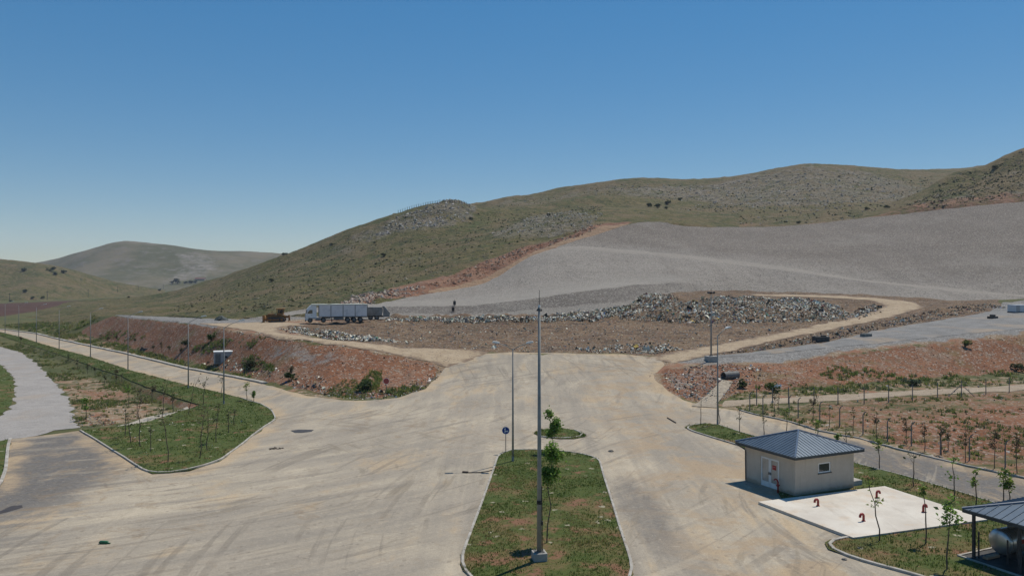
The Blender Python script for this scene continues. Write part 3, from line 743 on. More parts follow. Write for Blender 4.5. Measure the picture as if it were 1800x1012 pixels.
def liner_material():
    t = NT('crushed_stone_slope')
    n = t.noise(.05, 5, .6); s = t.noise(1, 5, .65, vec=t.mapping((.08, .5, .9), (0, 0, .25))); f = t.noise(2.6, 4, .75); v = t.voro(3.6)
    a = t.attr('v').outputs['Fac']
    w = t.math('ADD', a, t.math('MULTIPLY', t.math('SUBTRACT', t.noise(.25, 4), .5), .25))
    ub = t.ramp(t.math('ADD', t.attr('u').outputs['Fac'], t.math('MULTIPLY', t.math('SUBTRACT', n, .5), .8)), 4.5, 3.6)
    lo_ = t.mix(t.ramp(n, .3, .7), (.275, .246, .212), (.318, .285, .246))
    hi_ = t.mix(t.ramp(n, .3, .7), (.190, .160, .132), (.232, .199, .166))
    c = t.mix(t.ramp(w, 4.9, 5.3), lo_, hi_)
    c = t.mix(t.math('MULTIPLY', t.math('MULTIPLY', t.math('MULTIPLY', t.ramp(w, .9, 1.1), t.ramp(w, 2.1, 1.9)), ub), .8), c, (.165, .145, .125))  # steeper terrace face: its shade is put in as a darker band
    c = t.mix(t.math('MULTIPLY', t.ramp(s, .35, .7), .35), c, t.mix(1.0, c, (1.3, 1.28, 1.25), 'MULTIPLY'))
    c = t.mix(t.math('MULTIPLY', t.ramp(f, .3, .7), .5), t.mix(1.0, c, (.75, .75, .75), 'MULTIPLY'), t.mix(1.0, c, (1.3, 1.3, 1.3), 'MULTIPLY'))
    c = t.mix(t.math('MULTIPLY', t.ramp(t.chan(v, 0), .72, .95), .8), c, (.36, .33, .295))
    c = t.mix(t.math('MULTIPLY', t.ramp(t.chan(v, 1), .70, .95), .8), c, (.08, .07, .06))
    c = t.mix(t.math('MULTIPLY', t.ramp(t.noise(1, 5, .7, vec=t.mapping((.16, .012, .03), (0, 0, -.35))), .5, .68), .35), c, (.165, .142, .122))
    c = t.mix(t.math('MULTIPLY', t.ramp(t.noise(.03, 6, .7), .52, .66), .3), c, (.30, .275, .24))
    # haul track is worn paler by wheels; upper slope is darker and browner
    c = t.mix(t.math('MULTIPLY', t.math('MULTIPLY', t.ramp(a, 3.9, 4.0), t.ramp(a, 4.95, 4.75)), .5), c, (.33, .295, .25))
    c = t.mix(t.math('MULTIPLY', t.math('MULTIPLY', t.ramp(w, 1.95, 2.1), t.ramp(w, 3.3, 2.9)), t.math('MULTIPLY', ub, .7)), c, (.32, .293, .256))  # flat terrace top: its stronger light is put in as a paler band
    c = t.mix(t.math('MULTIPLY', t.ramp(w, 1.1, .8), .5), c, (.26, .24, .21))
    t.bump(t.math('ADD', t.chan(v, 0), f), .8, .4)
    return t.done(c, .95)
liner, LINER = loft('gravel_slope', [
 [(430, 563, 190), (620, 561, 183), (800, 560, 185.5), (950, 559, 187.5), (1100, 556, 191), (1300, 541, 214), (1500, 526, 221), (1720, 533, 213), (2000, 546, 199)],
 [(435, 561, 191), (630, 549.5, 190), (820, 552, 190), (960, 542, 194), (1120, 529, 203), (1312, 524, 226), (1510, 519, 227), (1730, 529.5, 216.5), (2000, 541, 203)],
 [(440, 559, 193), (640, 541, 197), (820, 537, 196), (970, 520, 201), (1160, 497, 218), (1328, 506, 238), (1520, 512, 233), (1740, 526, 220), (2000, 537, 206)],
 [(445, 558, 195), (660, 534, 202), (830, 526.5, 206), (980, 510, 211), (1180, 490, 228), (1344, 489, 250), (1530, 504.5, 240), (1750, 522, 223.5), (2000, 533, 209)],
 [(450, 557, 197), (690, 523, 216), (845, 499, 248), (975, 438, 285), (1200, 452, 275), (1360, 472, 262), (1540, 497, 246), (1760, 518.5, 227), (2000, 529, 212)],
 [(452, 556.5, 198), (695, 521.5, 218), (848, 498, 250), (985, 434, 292), (1200, 447, 284), (1365, 467.5, 271), (1545, 493.5, 254), (1765, 515, 234), (2000, 525, 220)],
 [(455, 556, 199), (700, 520, 220), (852, 497, 252), (1110, 393, 330), (1250, 399, 345), (1400, 396, 355), (1550, 380, 357), (1800, 354, 345), (2050, 335, 330)]],
 120, 260, liner_material(), .35, .06, 34.0, linear=True)

def far_hill_material():
    t = NT('far_hill')
    n1 = t.noise(.006, 6, .65); n2 = t.noise(.03, 6, .7)
    c = t.mix(t.ramp(n1, .38, .62), (.080, .078, .034), (.15, .125, .075))
    c = t.mix(t.ramp(n2, .5, .7), c, (.155, .135, .105))
    rm = t.attr('rock').outputs['Fac']
    c = t.mix(t.ramp(t.math('ADD', t.math('MULTIPLY', rm, .5), t.noise(.05, 6, .75)), .72, 1.1), c, (.25, .22, .195))
    t.bump(n2, .6, 6)
    return t.done(c, .95)
loft('hill', [
 [(-330, 538, 740), (-100, 540, 720), (0, 542, 700), (70, 540, 720), (140, 535, 780), (210, 527, 860), (290, 522, 950)],
 [(-330, 485, 850), (-100, 488, 830), (0, 491, 830), (70, 494, 830), (140, 503, 860), (210, 511, 920), (290, 516, 980)],
 [(-330, 450, 1000), (-100, 450, 980), (0, 455, 960), (70, 462, 950), (130, 475, 960), (200, 496, 990), (290, 514, 1040)]],
 50, 120, m_hill, 2.0, .008, 44, behind=(250, 40), masks={'rock': [([(110, 470), (150, 490), (140, 500), (100, 480)], .4)]})
loft('hill', [
 [(-100, 518, 1400), (50, 518, 1400), (150, 518, 1380), (230, 517, 1380), (300, 516, 1380), (370, 516, 1380), (460, 515, 1400), (600, 515, 1500)],
 [(-100, 490, 1750), (60, 488, 1700), (150, 478, 1650), (230, 474, 1650), (300, 478, 1650), (370, 480, 1650), (460, 478, 1700), (600, 480, 1800)],
 [(-100, 472, 2000), (60, 462, 1950), (140, 442, 1900), (212, 424, 1900), (252, 430, 1900), (300, 430, 1900), (380, 440, 1900), (450, 445, 1950), (600, 452, 2000)][:3] + [(212, 424, 1900), (290, 428.5, 1900), (370, 441, 1900), (450, 444, 1950), (600, 452, 2000)]],
 70, 160, far_hill_material(), 3.0, .006, 54, behind=(400, 60), masks={'rock': [([(300, 440), (370, 445), (390, 470), (360, 490), (280, 498), (320, 470)], .75), ([(230, 460), (300, 470), (300, 500), (180, 502)], .45)]})
def S(px, py):                        # nearest surface of the whole landscape along a sight line
    best = None
    for b in ALL:
        h = ray_px(px, py, b)
        if h is not None and (best is None or h.y < best.y): best = h
    return best if best is not None else G(px, py)
# ================================================================== OBJECTS
def zb(x, y): return gz(x, y)
# ------------------------------------------------------------------ shared materials
m_steel = simple('galvanised_steel', (.25, .245, .23), .7, .0, .15, 2.0, .4)
m_steel_d = simple('weathered_steel', (.14, .135, .125), .7, .0, .2, 2.0, .4)
m_black = simple('black_plastic', (.02, .02, .02), .6, 0, .3)
m_dark = simple('dark_metal', (.045, .045, .048), .5, .2, .3)
m_conc = simple('concrete', (.36, .34, .31), .9, 0, .18, 2.0, .2, (.25, .225, .19))
m_conc_d = simple('dark_concrete', (.07, .068, .065), .9, 0, .25, 2.0, .2)
m_white = simple('white_paint', (.72, .72, .70), .5, 0, .06, 2.0, .4)
m_lampw = simple('lamp_housing', (.62, .63, .62), .4, 0, .06, 2.0, .4)
m_tyre = simple('tyre_rubber', (.025, .024, .023), .9, 0, .3)
m_bark = simple('sapling_bark', (.115, .085, .062), .9, 0, .3, 9)
m_stake = simple('dark_stake', (.05, .04, .034), .9, 0, .3, 9)
m_glass = NT('window_glass'); m_glass = m_glass.done((.03, .035, .04), .05, 0, .8)
m_leaf = leafmat('leaves')
m_scrap = vcol('scrap_paint', .75, .25)
m_stone = vcol('stones', .95, .35)
m_kerb = simple('kerb_concrete', (.36, .335, .295), .9, 0, .2, 1.5, .2, (.26, .215, .165))

# ------------------------------------------------------------------ lawns and kerbs
def lawn_material():
    t = NT('lawn')
    sx = t.n.new('ShaderNodeSeparateXYZ'); t.lk(t.pos, sx.inputs[0])
    n1 = t.math('SUBTRACT', t.noise(.22, 6, .7), t.ramp(sx.outputs[1], 46, 68, lo=-.03, hi=.075)); n2 = t.noise(1.3, 5, .7); n3 = t.noise(7, 3, .7)
    c = t.mix(t.ramp(n2, .3, .7), (.048, .075, .014), (.085, .100, .024))
    c = t.mix(t.ramp(n1, .45, .62), c, (.145, .110, .045))
    c = t.mix(t.ramp(t.math('ADD', t.noise(.5, 5, .7), t.math('MULTIPLY', n1, .5)), .79, .9), c, (.20, .105, .06))
    c = t.mix(t.ramp(n3, .45, .8), c, t.mix(1.0, c, (.6, .62, .55), 'MULTIPLY'))
    c = t.mix(t.ramp(t.chan(t.voro(3.2), 0), .988, .995), c, (.30, .27, .19))
    t.bump(t.math('ADD', n2, n3), .8, .1)
    return t.done(c, .95)
m_lawn = lawn_material()
LAWNS = {
 'L': [(141, 757), (205, 796), (250, 826), (268, 833.5), (300, 832), (335, 827.5), (385, 811), (425, 781), (455, 758), (485, 737), (478, 722), (458, 711), (438, 704), (424, 700), (331, 678), (225, 650), (159, 628), (104, 614), (64, 602), (33, 592), (0, 584), (-150, 571), (-150, 576), (0, 590), (30, 600), (95, 620), (164, 644), (213, 660), (252, 677), (308, 698), (352, 712), (330, 719), (250, 744), (205, 751)],
 'M': [(809, 992), (813, 975), (845, 890), (868, 825), (874, 804), (882, 796), (900, 792), (940, 791), (1000, 795), (1030, 800), (1053, 807), (1062, 840), (1075, 880), (1090, 930), (1105, 975), (1113, 1000), (1112, 1020), (1080, 1042), (860, 1042), (830, 1018), (815, 1005)],
 'F': [(938, 762), (950, 757), (985, 753), (1010, 757), (1027, 763), (1029, 768), (1010, 772), (980, 772), (950, 768)],
 'R': [(1203, 752), (1212, 748), (1240, 745), (1265, 748), (1310, 763), (1400, 787), (1510, 817), (1600, 840), (1700, 870), (1760, 889), (1900, 934), (2120, 1005), (2120, 1110), (1750, 1062), (1620, 1014), (1520, 989), (1456, 967), (1450, 956), (1460, 950), (1502, 944), (1440, 915), (1380, 890), (1330, 800), (1300, 784), (1250, 769)],
 'B': [(-330, 800), (-40, 786), (15, 774), (10, 826), (1, 852), (-40, 872), (-330, 868)],
 'G': [(-330, 628), (-20, 634), (0, 641), (22, 664), (25, 690), (20, 712), (0, 731), (-100, 736), (-330, 736)]}
LXY = {}
for k in 'LMFRBG':
    LXY[k] = rough_edge(to_xy(LAWNS[k]), 1.0, 0.12 if k == 'G' else .03, 11)
    o = drape('lawn', LXY[k], m_lawn, .10, 1)
def kerb(pts, w=.16, h=.15, close=False, tint=None):
    c = [Vector(p) for p in rough_edge(to_xy(pts), .8, 0, 0, False)]
    for _ in range(2):                       # round the corners off
        c = [c[0]] + [(c[i - 1] + c[i] * 2 + c[i + 1]) / 4 for i in range(1, len(c) - 1)] + [c[-1]]
    mb = MB(); n = len(c); v = []; f = []
    for i, p in enumerate(c):
        d = (c[min(i + 1, n - 1)] - c[max(i - 1, 0)]).normalized(); q = Vector((-d.y, d.x)) * w / 2
        z = gz(p.x, p.y)
        a, b = p + q, p - q
        v += [(a.x, a.y, z - .2), (a.x, a.y, z + h - .02), (a.x * .8 + p.x * .2, a.y * .8 + p.y * .2, z + h), (b.x * .8 + p.x * .2, b.y * .8 + p.y * .2, z + h), (b.x, b.y, z + h - .02), (b.x, b.y, z - .2)]
    for i in range(n - 1):
        for k in range(5):
            f.append((i * 6 + k, i * 6 + k + 1, i * 6 + k + 7, i * 6 + k + 6))
    f += [(0, 1, 2, 3, 4, 5), tuple((n - 1) * 6 + k for k in (5, 4, 3, 2, 1, 0))]
    mb.add(v, f)
    o = mb.build('kerb', m_kerb); tag(o, kind='structure'); return o
kerb(LAWNS['L'][:14]); kerb([LAWNS['M'][i] for i in (18, 19, 20, 0, 1, 2, 3, 4, 5, 6)]); kerb([LAWNS['M'][i] for i in (6, 7, 8, 9, 10, 11, 12, 13, 14, 15, 16, 17, 18)])
kerb([LAWNS['F'][i] for i in (3, 4, 5, 6, 7, 8)]); kerb([(1300, 784), (1250, 769), (1215, 758), (1203, 752), (1212, 748), (1240, 745)])
kerb([(1265, 748), (1310, 763), (1400, 787), (1510, 817), (1600, 840), (1700, 870), (1760, 889), (1900, 934), (2120, 1005)], .12, .13)
kerb([(1502, 945), (1460, 950), (1450, 957), (1456, 967), (1520, 989), (1620, 1014), (1750, 1062)], .2, .16)
kerb([(18, 771), (14, 785), (10, 826), (0, 854), (-40, 874)], .25, .15)
kerb([(1300, 721), (1387, 742), (1440, 757), (1513, 772), (1600, 796), (1700, 819), (1800, 841), (2100, 919)], .18, .14)
kerb([(466, 674.5), (450, 670.5), (400, 661), (331, 648.5), (280, 636), (225, 622.5), (159, 608.5), (104, 596.5), (64, 586.5), (0, 578.8), (-150, 567)], .75, .26)

# ------------------------------------------------------------------ grass blades and weeds
def scatter_xy(poly, n, rnd, dens=None):
    xs = [p[0] for p in poly]; ys = [p[1] for p in poly]; out = []
    for _ in range(60):
        k = max(400, n * 2)
        X = np.array([rnd.uniform(min(xs), max(xs)) for _ in range(k)]); Y = np.array([rnd.uniform(min(ys), max(ys)) for _ in range(k)])
        m = inside(poly, X, Y)
        for x, yv in zip(X[m].tolist(), Y[m].tolist()):
            if dens and rnd.random() > dens(x, yv): continue
            out.append((x, yv))
            if len(out) >= n: return out
    return out
def shade(c, rnd, a=.25):
    k = 1 + rnd.uniform(-a, a); return (c[0] * k, c[1] * k * (1 + rnd.uniform(-.06, .06)), c[2] * k, 1)
def blades(mb, x, yv, z, h, w, n, rnd, col, spread=.5):
    for _ in range(n):
        a = rnd.uniform(0, 6.283); l = rnd.uniform(.2, 1) * spread * h; hh = h * rnd.uniform(.5, 1.1)
        ox, oy = rnd.gauss(0, w), rnd.gauss(0, w); s = w * rnd.uniform(.3, .6)
        ca, sa = math.cos(a), math.sin(a)
        mb.col = shade(col, rnd)
        mb.add([(x + ox - sa * s, yv + oy + ca * s, z - .02), (x + ox + sa * s, yv + oy - ca * s, z - .02), (x + ox + ca * l, yv + oy + sa * l, z + hh)], [(0, 1, 2)])
GREENS = [(.075, .118, .020), (.105, .140, .028), (.06, .098, .020), (.16, .155, .045), (.21, .165, .07)]
rnd = random.Random(21)
def grass(key, n, h, w, excl=()):
    mb = MB()
    for x, yv in scatter_xy(LXY[key], n, rnd, lambda a, b: .25 + .75 * (noise.noise(Vector((a * .3, b * .3, 5))) > -.15)):
        if any(pip(x, yv, e) for e in excl): continue
        d = noise.noise(Vector((x * .18, yv * .18, 2)))
        col = GREENS[rnd.choice((0, 0, 1, 2, 2))] if d > -.12 else GREENS[rnd.choice((1, 3, 4))]
        k = 1 + .9 * max(0, noise.noise(Vector((x * .5, yv * .5, 8))))
        blades(mb, x, yv, gz(x, yv) + .1, h * k * rnd.uniform(.6, 1.3), w, 3, rnd, col, .7)
    tag(mb.build('grass', m_leaf), kind='stuff')
A25 = R(25)
uu = Vector((math.cos(A25), math.sin(A25))); vv = Vector((-math.sin(A25), math.cos(A25)))
BA = Vector((19.45, 54.7))                                   # near corner of the pump house
bxy = lambda a, b: (BA + uu * a + vv * b)
house_fp = [tuple(bxy(*q)) for q in ((-.3, -.3), (7.0, -.3), (7.0, 5.4), (-.3, 5.4))]
SLAB = [PZ(1333, 881, .2), PZ(1500, 944, .2), PZ(1736, 912, .2), PZ(1555, 853.5, .2)]
slab_fp = [p[:2] for p in SLAB]
CC = Vector((24.3, 43.0))                                    # far left eave corner of the shelter
cxy = lambda a, b: (CC + uu * a + vv * b)
pit_fp = [tuple(cxy(*q)) for q in ((-.4, .1), (7.7, .1), (7.7, -6.5), (-.4, -6.5))]
grass('M', 9000, .10, .05); grass('L', 11000, .13, .08); grass('R', 10000, .12, .06, (house_fp, slab_fp, pit_fp)); grass('F', 500, .14, .07)
grass('B', 1200, .12, .07); grass('G', 2500, .18, .12)

def weed(mb, x, yv, s, rnd, col):
    z = gz(x, yv)
    blades(mb, x, yv, z, s * rnd.uniform(.7, 1.2), s * .33, int(9 + 10 * s), rnd, col, .8)
WEED = [(.115, .165, .038), (.15, .175, .05), (.20, .21, .06), (.12, .14, .07), (.25, .215, .095), (.09, .125, .03)]
def weeds(poly, n, s0, s1, seed, thr=.0, greens=WEED):
    rr = random.Random(seed); mb = MB(); xy = to_xy(poly)
    for x, yv in scatter_xy(xy, n, rr, lambda a, b: 1 if noise.fractal(Vector((a * .12, b * .12, seed)), .8, 2, 3) > thr else .07):
        if any(pip(x, yv, q) for q in (xy_pr, xy_plaza)): continue
        weed(mb, x, yv, rr.uniform(s0, s1), rr, rr.choice(greens))
    tag(mb.build('weeds', m_leaf), kind='stuff')
weeds([(1250, 714), (1300, 692), (1500, 674), (1800, 655), (1990, 645), (1990, 890), (1800, 843), (1600, 798), (1513, 773), (1387, 744)], 1800, .14, .42, 31, .08)
weeds([(1290, 700), (1340, 668), (1420, 676), (1520, 650), (1600, 660), (1800, 640), (1900, 640), (1900, 670), (1500, 690), (1300, 708)], 330, .2, .65, 32, .06)
weeds([(0, 600), (30, 602), (95, 621), (164, 646), (213, 662), (330, 722), (205, 748), (138, 752), (123, 704), (103, 681), (85, 660), (62, 637), (38, 620), (0, 609)], 1700, .15, .45, 33, .08)
weeds([(450, 668), (331, 646), (225, 620), (104, 595), (80, 592), (140, 586), (200, 600), (260, 618), (330, 636), (400, 650), (470, 668)], 750, .3, .7, 34, .0)
weeds([(640, 702), (665, 690), (640, 670), (600, 668), (570, 690), (600, 700)], 240, .15, .4, 35, -.05)
weeds([(610, 690), (650, 655), (672, 652), (665, 690)], 170, .2, .55, 36, -.2, WEED[:3])
weeds([(660, 690), (760, 680), (700, 697)], 80, .3, .6, 37, -.1)
weeds([(330, 615), (345, 605), (410, 596), (470, 590), (450, 610), (400, 618), (360, 622)], 210, .2, .5, 38, .0, [WEED[0], WEED[3], WEED[5]])
weeds([(424, 632), (450, 622), (480, 640), (486, 655), (455, 650), (430, 655)], 110, .2, .55, 39, -.1, [WEED[0], WEED[3], WEED[5]])
weeds([(170, 596), (190, 583), (220, 580), (260, 590), (250, 600)], 140, .2, .5, 40, .0, [WEED[0], WEED[5]])
weeds([(1440, 660), (1460, 642), (1500, 645), (1510, 655), (1480, 672)], 90, .2, .5, 41, -.1)
weeds([(0, 572), (90, 566), (190, 560), (150, 575), (120, 590), (60, 585)], 700, .4, 1.0, 42, -.1)

# ------------------------------------------------------------------ stones on the banks
def stones(poly, n, s0, s1, seed, pal, name='rubble', tree=None):
    rr = random.Random(seed); mb = MB(); xy = to_xy(poly, tree)
    for x, yv in scatter_xy(xy, n, rr, lambda a, b: .3 + .7 * (noise.fractal(Vector((a * .2, b * .2, seed)), .8, 2, 3) > 0)):
        if pip(x, yv, xy_plaza): continue
        hit = None if tree is None else tree.ray_cast(Vector((x, yv, 900)), Vector((0, 0, -1)))[0]
        if tree is not None and hit is None: continue
        z = gz(x, yv) if tree is None else hit.z
        s = s0 + (s1 - s0) * rr.random() ** 3
        mb.col = shade(rr.choice(pal), rr, .3)
        v = []
        for d in ((1, 0, 0), (-1, 0, 0), (0, 1, 0), (0, -1, 0), (0, 0, .8), (0, 0, -.8)):
            v.append((x + s * (d[0] * rr.uniform(.5, 1) + rr.gauss(0, .2)), yv + s * (d[1] * rr.uniform(.5, 1) + rr.gauss(0, .2)), z + s * (d[2] * rr.uniform(.5, 1) + .15)))
        mb.add(v, [(0, 2, 4), (2, 1, 4), (1, 3, 4), (3, 0, 4), (2, 0, 5), (1, 2, 5), (3, 1, 5), (0, 3, 5)])
    tag(mb.build(name, m_stone), kind='stuff')
PAL_R = [(.24, .20, .165), (.32, .275, .23), (.17, .12, .085), (.22, .11, .065), (.13, .095, .075), (.25, .14, .085), (.2, .09, .05)]
PAL_G = [(.28, .27, .26), (.36, .35, .34), (.18, .175, .17)]
stones(ZN['red'][1][0], 1900, .04, .20, 51, PAL_R)
stones(ZN['red'][2][0], 1600, .04, .20, 52, PAL_R)
stones([(1165, 655), (1200, 645), (1300, 640), (1300, 690), (1245, 711), (1190, 695)], 1000, .05, .26, 53, PAL_R + PAL_G + [(.5, .48, .45)])
stones([(470, 675), (560, 690), (640, 702), (760, 688), (785, 655), (775, 650), (700, 690), (560, 680)], 800, .06, .28, 54, PAL_G + PAL_R)
stones([(560, 545), (640, 516), (740, 505), (760, 508), (690, 526), (600, 549)], 700, .25, .9, 55, [(.34, .27, .22), (.28, .2, .15), (.4, .34, .28)], tree=ALL[1])
stones([(800, 352), (838, 366), (825, 385), (770, 398), (690, 410), (640, 425), (700, 382), (760, 360)], 700, .3, 1.3, 56, [(.30, .28, .25), (.38, .36, .33), (.2, .19, .17)], tree=ALL[1])
stones([(860, 412), (960, 374), (1060, 376), (1040, 400), (960, 420)], 450, .25, .9, 57, [(.30, .28, .25), (.36, .34, .31)], tree=ALL[1])
stones([(1080, 330), (1250, 326), (1330, 308), (1430, 296), (1520, 302), (1620, 335), (1600, 362), (1400, 375), (1200, 360)], 1500, .3, 1.3, 58, [(.30, .28, .25), (.37, .35, .32), (.2, .19, .17)], tree=ALL[2])
stones([(1480, 391), (1560, 374), (1640, 354), (1800, 330), (1820, 350), (1640, 372)], 900, .2, .9, 59, PAL_R, tree=ALL[3])
stones([(700, 512), (760, 498), (832, 466), (950, 429), (1062, 392), (1040, 408), (900, 458), (760, 505)], 900, .15, .7, 60, PAL_R, tree=ALL[1])
PAL_S = [(.050, .056, .020), (.075, .070, .030), (.040, .046, .018), (.10, .08, .042), (.22, .19, .14), (.065, .075, .024)]
stones([(330, 525), (500, 458), (655, 396), (790, 362), (835, 375), (950, 372), (1060, 360), (1060, 388), (950, 420), (830, 460), (730, 495), (600, 535), (430, 548), (300, 545)], 4200, .18, .8, 62, PAL_S, 'scrub', tree=ALL[1])
stones([(850, 366), (1000, 338), (1120, 324), (1250, 322), (1400, 302), (1500, 304), (1640, 310), (1640, 365), (1500, 385), (1400, 392), (1250, 396), (1120, 385), (1000, 372)], 5200, .2, 1.0, 63, PAL_S + [(.28, .25, .21), (.3, .27, .23)], 'scrub', tree=ALL[2])
stones([(1580, 366), (1640, 332), (1690, 306), (1750, 292), (1815, 262), (1815, 345), (1640, 366)], 1800, .2, .9, 64, PAL_S + [(.26, .2, .15)], 'scrub', tree=ALL[3])
stones([(138, 752), (205, 746), (190, 730), (120, 720), (124, 740)], 260, .06, .22, 61, PAL_G + PAL_R)

# ------------------------------------------------------------------ refuse
PAL_T = [(.82, .81, .75), (.70, .69, .64), (.56, .55, .50), (.42, .415, .38), (.26, .265, .26), (.12, .122, .122), (.045, .045, .047), (.07, .07, .068), (.48, .53, .52), (.48, .39, .28), (.26, .19, .125), (.74, .70, .60)]
PAL_T = [(r * 1.03, g * .98, b_ * .88) for r, g, b_ in PAL_T]     # warm tint put into the colours to offset the blue skylight
PAL_C = [(.06, .20, .13), (.10, .18, .36), (.34, .07, .06), (.45, .32, .08), (.30, .12, .16), (.15, .28, .40)]
def refuse(poly, n, s0, s1, seed, lift=.15, pal=PAL_T, colour=.07, name='refuse', thr=None):
    rr = random.Random(seed); mb = MB(); xy = to_xy(poly)
    dens = (lambda a, b: 1 if noise.fractal(Vector((a * .25, b * .25, seed)), .8, 2, 3) > thr else .12) if thr is not None else None
    for x, yv in scatter_xy(xy, n, rr, dens):
        if pip(x, yv, xy_loop) or pip(x, yv, xy_trl) or pip(x, yv, xy_plaza):
            if rr.random() > .04: continue
        z = gz(x, yv); s = s0 + (s1 - s0) * rr.random() ** 3
        if rr.random() < .035: s *= 1.9
        # bags of one load lie together: tone drifts from place to place
        k = noise.noise(Vector((x * .45, yv * .45, seed)))
        p = pal[:3] + pal[:3] + pal[:7] + pal[:3] + pal[8:10] + pal[11:12] if k > -.22 and len(pal) < 14 else (pal[3:8] if k < -.45 and len(pal) > 7 else pal)
        mb.col = shade(rr.choice(PAL_C if rr.random() < colour else p), rr, .25)
        if rr.random() < .16: mb.col = shade((.17, .115, .07), rr, .3)
        E = Matrix.Rotation(rr.uniform(0, 6.3), 3, 'Z') @ Matrix.Rotation(rr.gauss(0, .7), 3, 'X') @ Matrix.Rotation(rr.gauss(0, .7), 3, 'Y')
        c = Vector((x, yv, z + rr.random() * lift + s * .2))
        g = lambda a, b, d: tuple(c + E @ Vector((a * s, b * s, d * s)))
        if rr.random() < .5:          # crumpled sheet
            w_ = rr.uniform(.3, .7); r5 = [rr.uniform(-.3, .3) for _ in range(6)]
            mb.add([g(-.6, -w_, r5[0]), g(0, -w_ * .8, r5[1]), g(.6, -w_, r5[2]), g(-.6, w_, r5[3]), g(0, w_, r5[4]), g(.6, w_ * .7, r5[5])], [(0, 1, 4, 3), (1, 2, 5, 4)])
        else:                          # bag or box
            q = lambda: rr.uniform(.3, .62)
            mb.add([g(q(), 0, 0), g(-q(), 0, 0), g(0, q(), 0), g(0, -q(), 0), g(0, 0, q() * .8), g(0, 0, -q() * .8)], [(0, 2, 4), (2, 1, 4), (1, 3, 4), (3, 0, 4), (2, 0, 5), (1, 2, 5), (3, 1, 5), (0, 3, 5)])
    return tag(mb.build(name, m_scrap), kind='stuff')
refuse([(1085, 563), (1100, 545), (1115, 530), (1135, 520), (1180, 520), (1195, 533), (1230, 531), (1270, 523), (1320, 526), (1360, 529), (1400, 524), (1440, 530), (1478, 540), (1494, 552), (1480, 561), (1420, 566), (1330, 568), (1200, 568)], 24000, .14, .52, 71, .22)
refuse([PY(676, 571, 163.5), PY(760, 569, 163.5), PY(900, 569, 163), PY(1000, 568, 163.5), PY(1090, 565, 166), PY(1105, 556, 186), PY(950, 556, 178), PY(850, 556, 177), PY(760, 556, 177), PY(690, 556, 176)], 10500, .16, .55, 72, .2)
refuse([(490, 578), (520, 578), (600, 588), (660, 592), (700, 600), (640, 601), (560, 593), (510, 586)], 2600, .14, .45, 73, .15, thr=-.25)
refuse([(1130, 519), (1250, 508), (1400, 511), (1550, 517), (1700, 527), (1780, 535), (1730, 540), (1690, 533), (1600, 526), (1500, 519), (1350, 514), (1240, 514), (1150, 524)], 3000, .15, .55, 74, .2, thr=0)
refuse([(640, 572), (900, 570), (1085, 566), (1330, 569), (1480, 562), (1480, 572), (1300, 600), (1160, 622), (1000, 618), (850, 618), (720, 606), (600, 590)], 1700, .08, .34, 75, .04, thr=.12)
refuse([(1480, 562), (1500, 548), (1530, 536), (1565, 541), (1540, 556), (1490, 572)], 1300, .15, .5, 76, .05)
refuse([(1250, 626), (1360, 606), (1440, 590), (1520, 574), (1590, 556), (1660, 545), (1740, 537), (1770, 541), (1670, 557), (1607, 568), (1517, 585), (1445, 601), (1360, 613)], 2600, .12, .45, 77, .1, pal=PAL_T + [(.2, .14, .1)] * 6 + [(.3, .22, .16)] * 4, thr=-.05)
refuse([(1000, 612), (1080, 606), (1180, 606), (1200, 615), (1150, 621), (1050, 620)], 800, .12, .45, 78, .05, thr=-.05)
refuse([(560, 696), (640, 706), (740, 694), (780, 662), (790, 652), (760, 655), (690, 685), (560, 680)], 360, .08, .35, 79, .03, name='litter')
refuse([(1200, 655), (1260, 636), (1330, 640), (1350, 660), (1290, 690), (1240, 705), (1195, 690)], 450, .08, .35, 80, .04, name='litter', thr=0)
refuse([(1165, 655), (1185, 690), (1245, 712), (1260, 705), (1200, 685), (1185, 660)], 260, .06, .28, 85, .03, name='litter')
refuse([(400, 580), (560, 600), (780, 645), (760, 650), (560, 620), (420, 592)], 200, .08, .3, 81, .03, name='litter', thr=0)
refuse([(1300, 700), (1500, 680), (1800, 665), (1800, 835), (1600, 790), (1400, 740)], 170, .08, .28, 82, .1, name='litter', colour=.02)
refuse([(170, 790), (270, 828), (420, 770), (470, 730), (300, 730), (200, 755)], 70, .07, .2, 83, .12, pal=[(.6, .58, .52)] * 9, colour=0, name='litter')
refuse([(830, 1000), (1100, 1000), (1050, 815), (885, 800)], 70, .05, .13, 84, .1, pal=[(.6, .56, .48)] * 9, colour=0, name='litter')
refuse([(340, 640), (480, 668), (560, 690), (600, 680), (480, 650), (400, 630)], 260, .1, .4, 86, .05, name='litter')

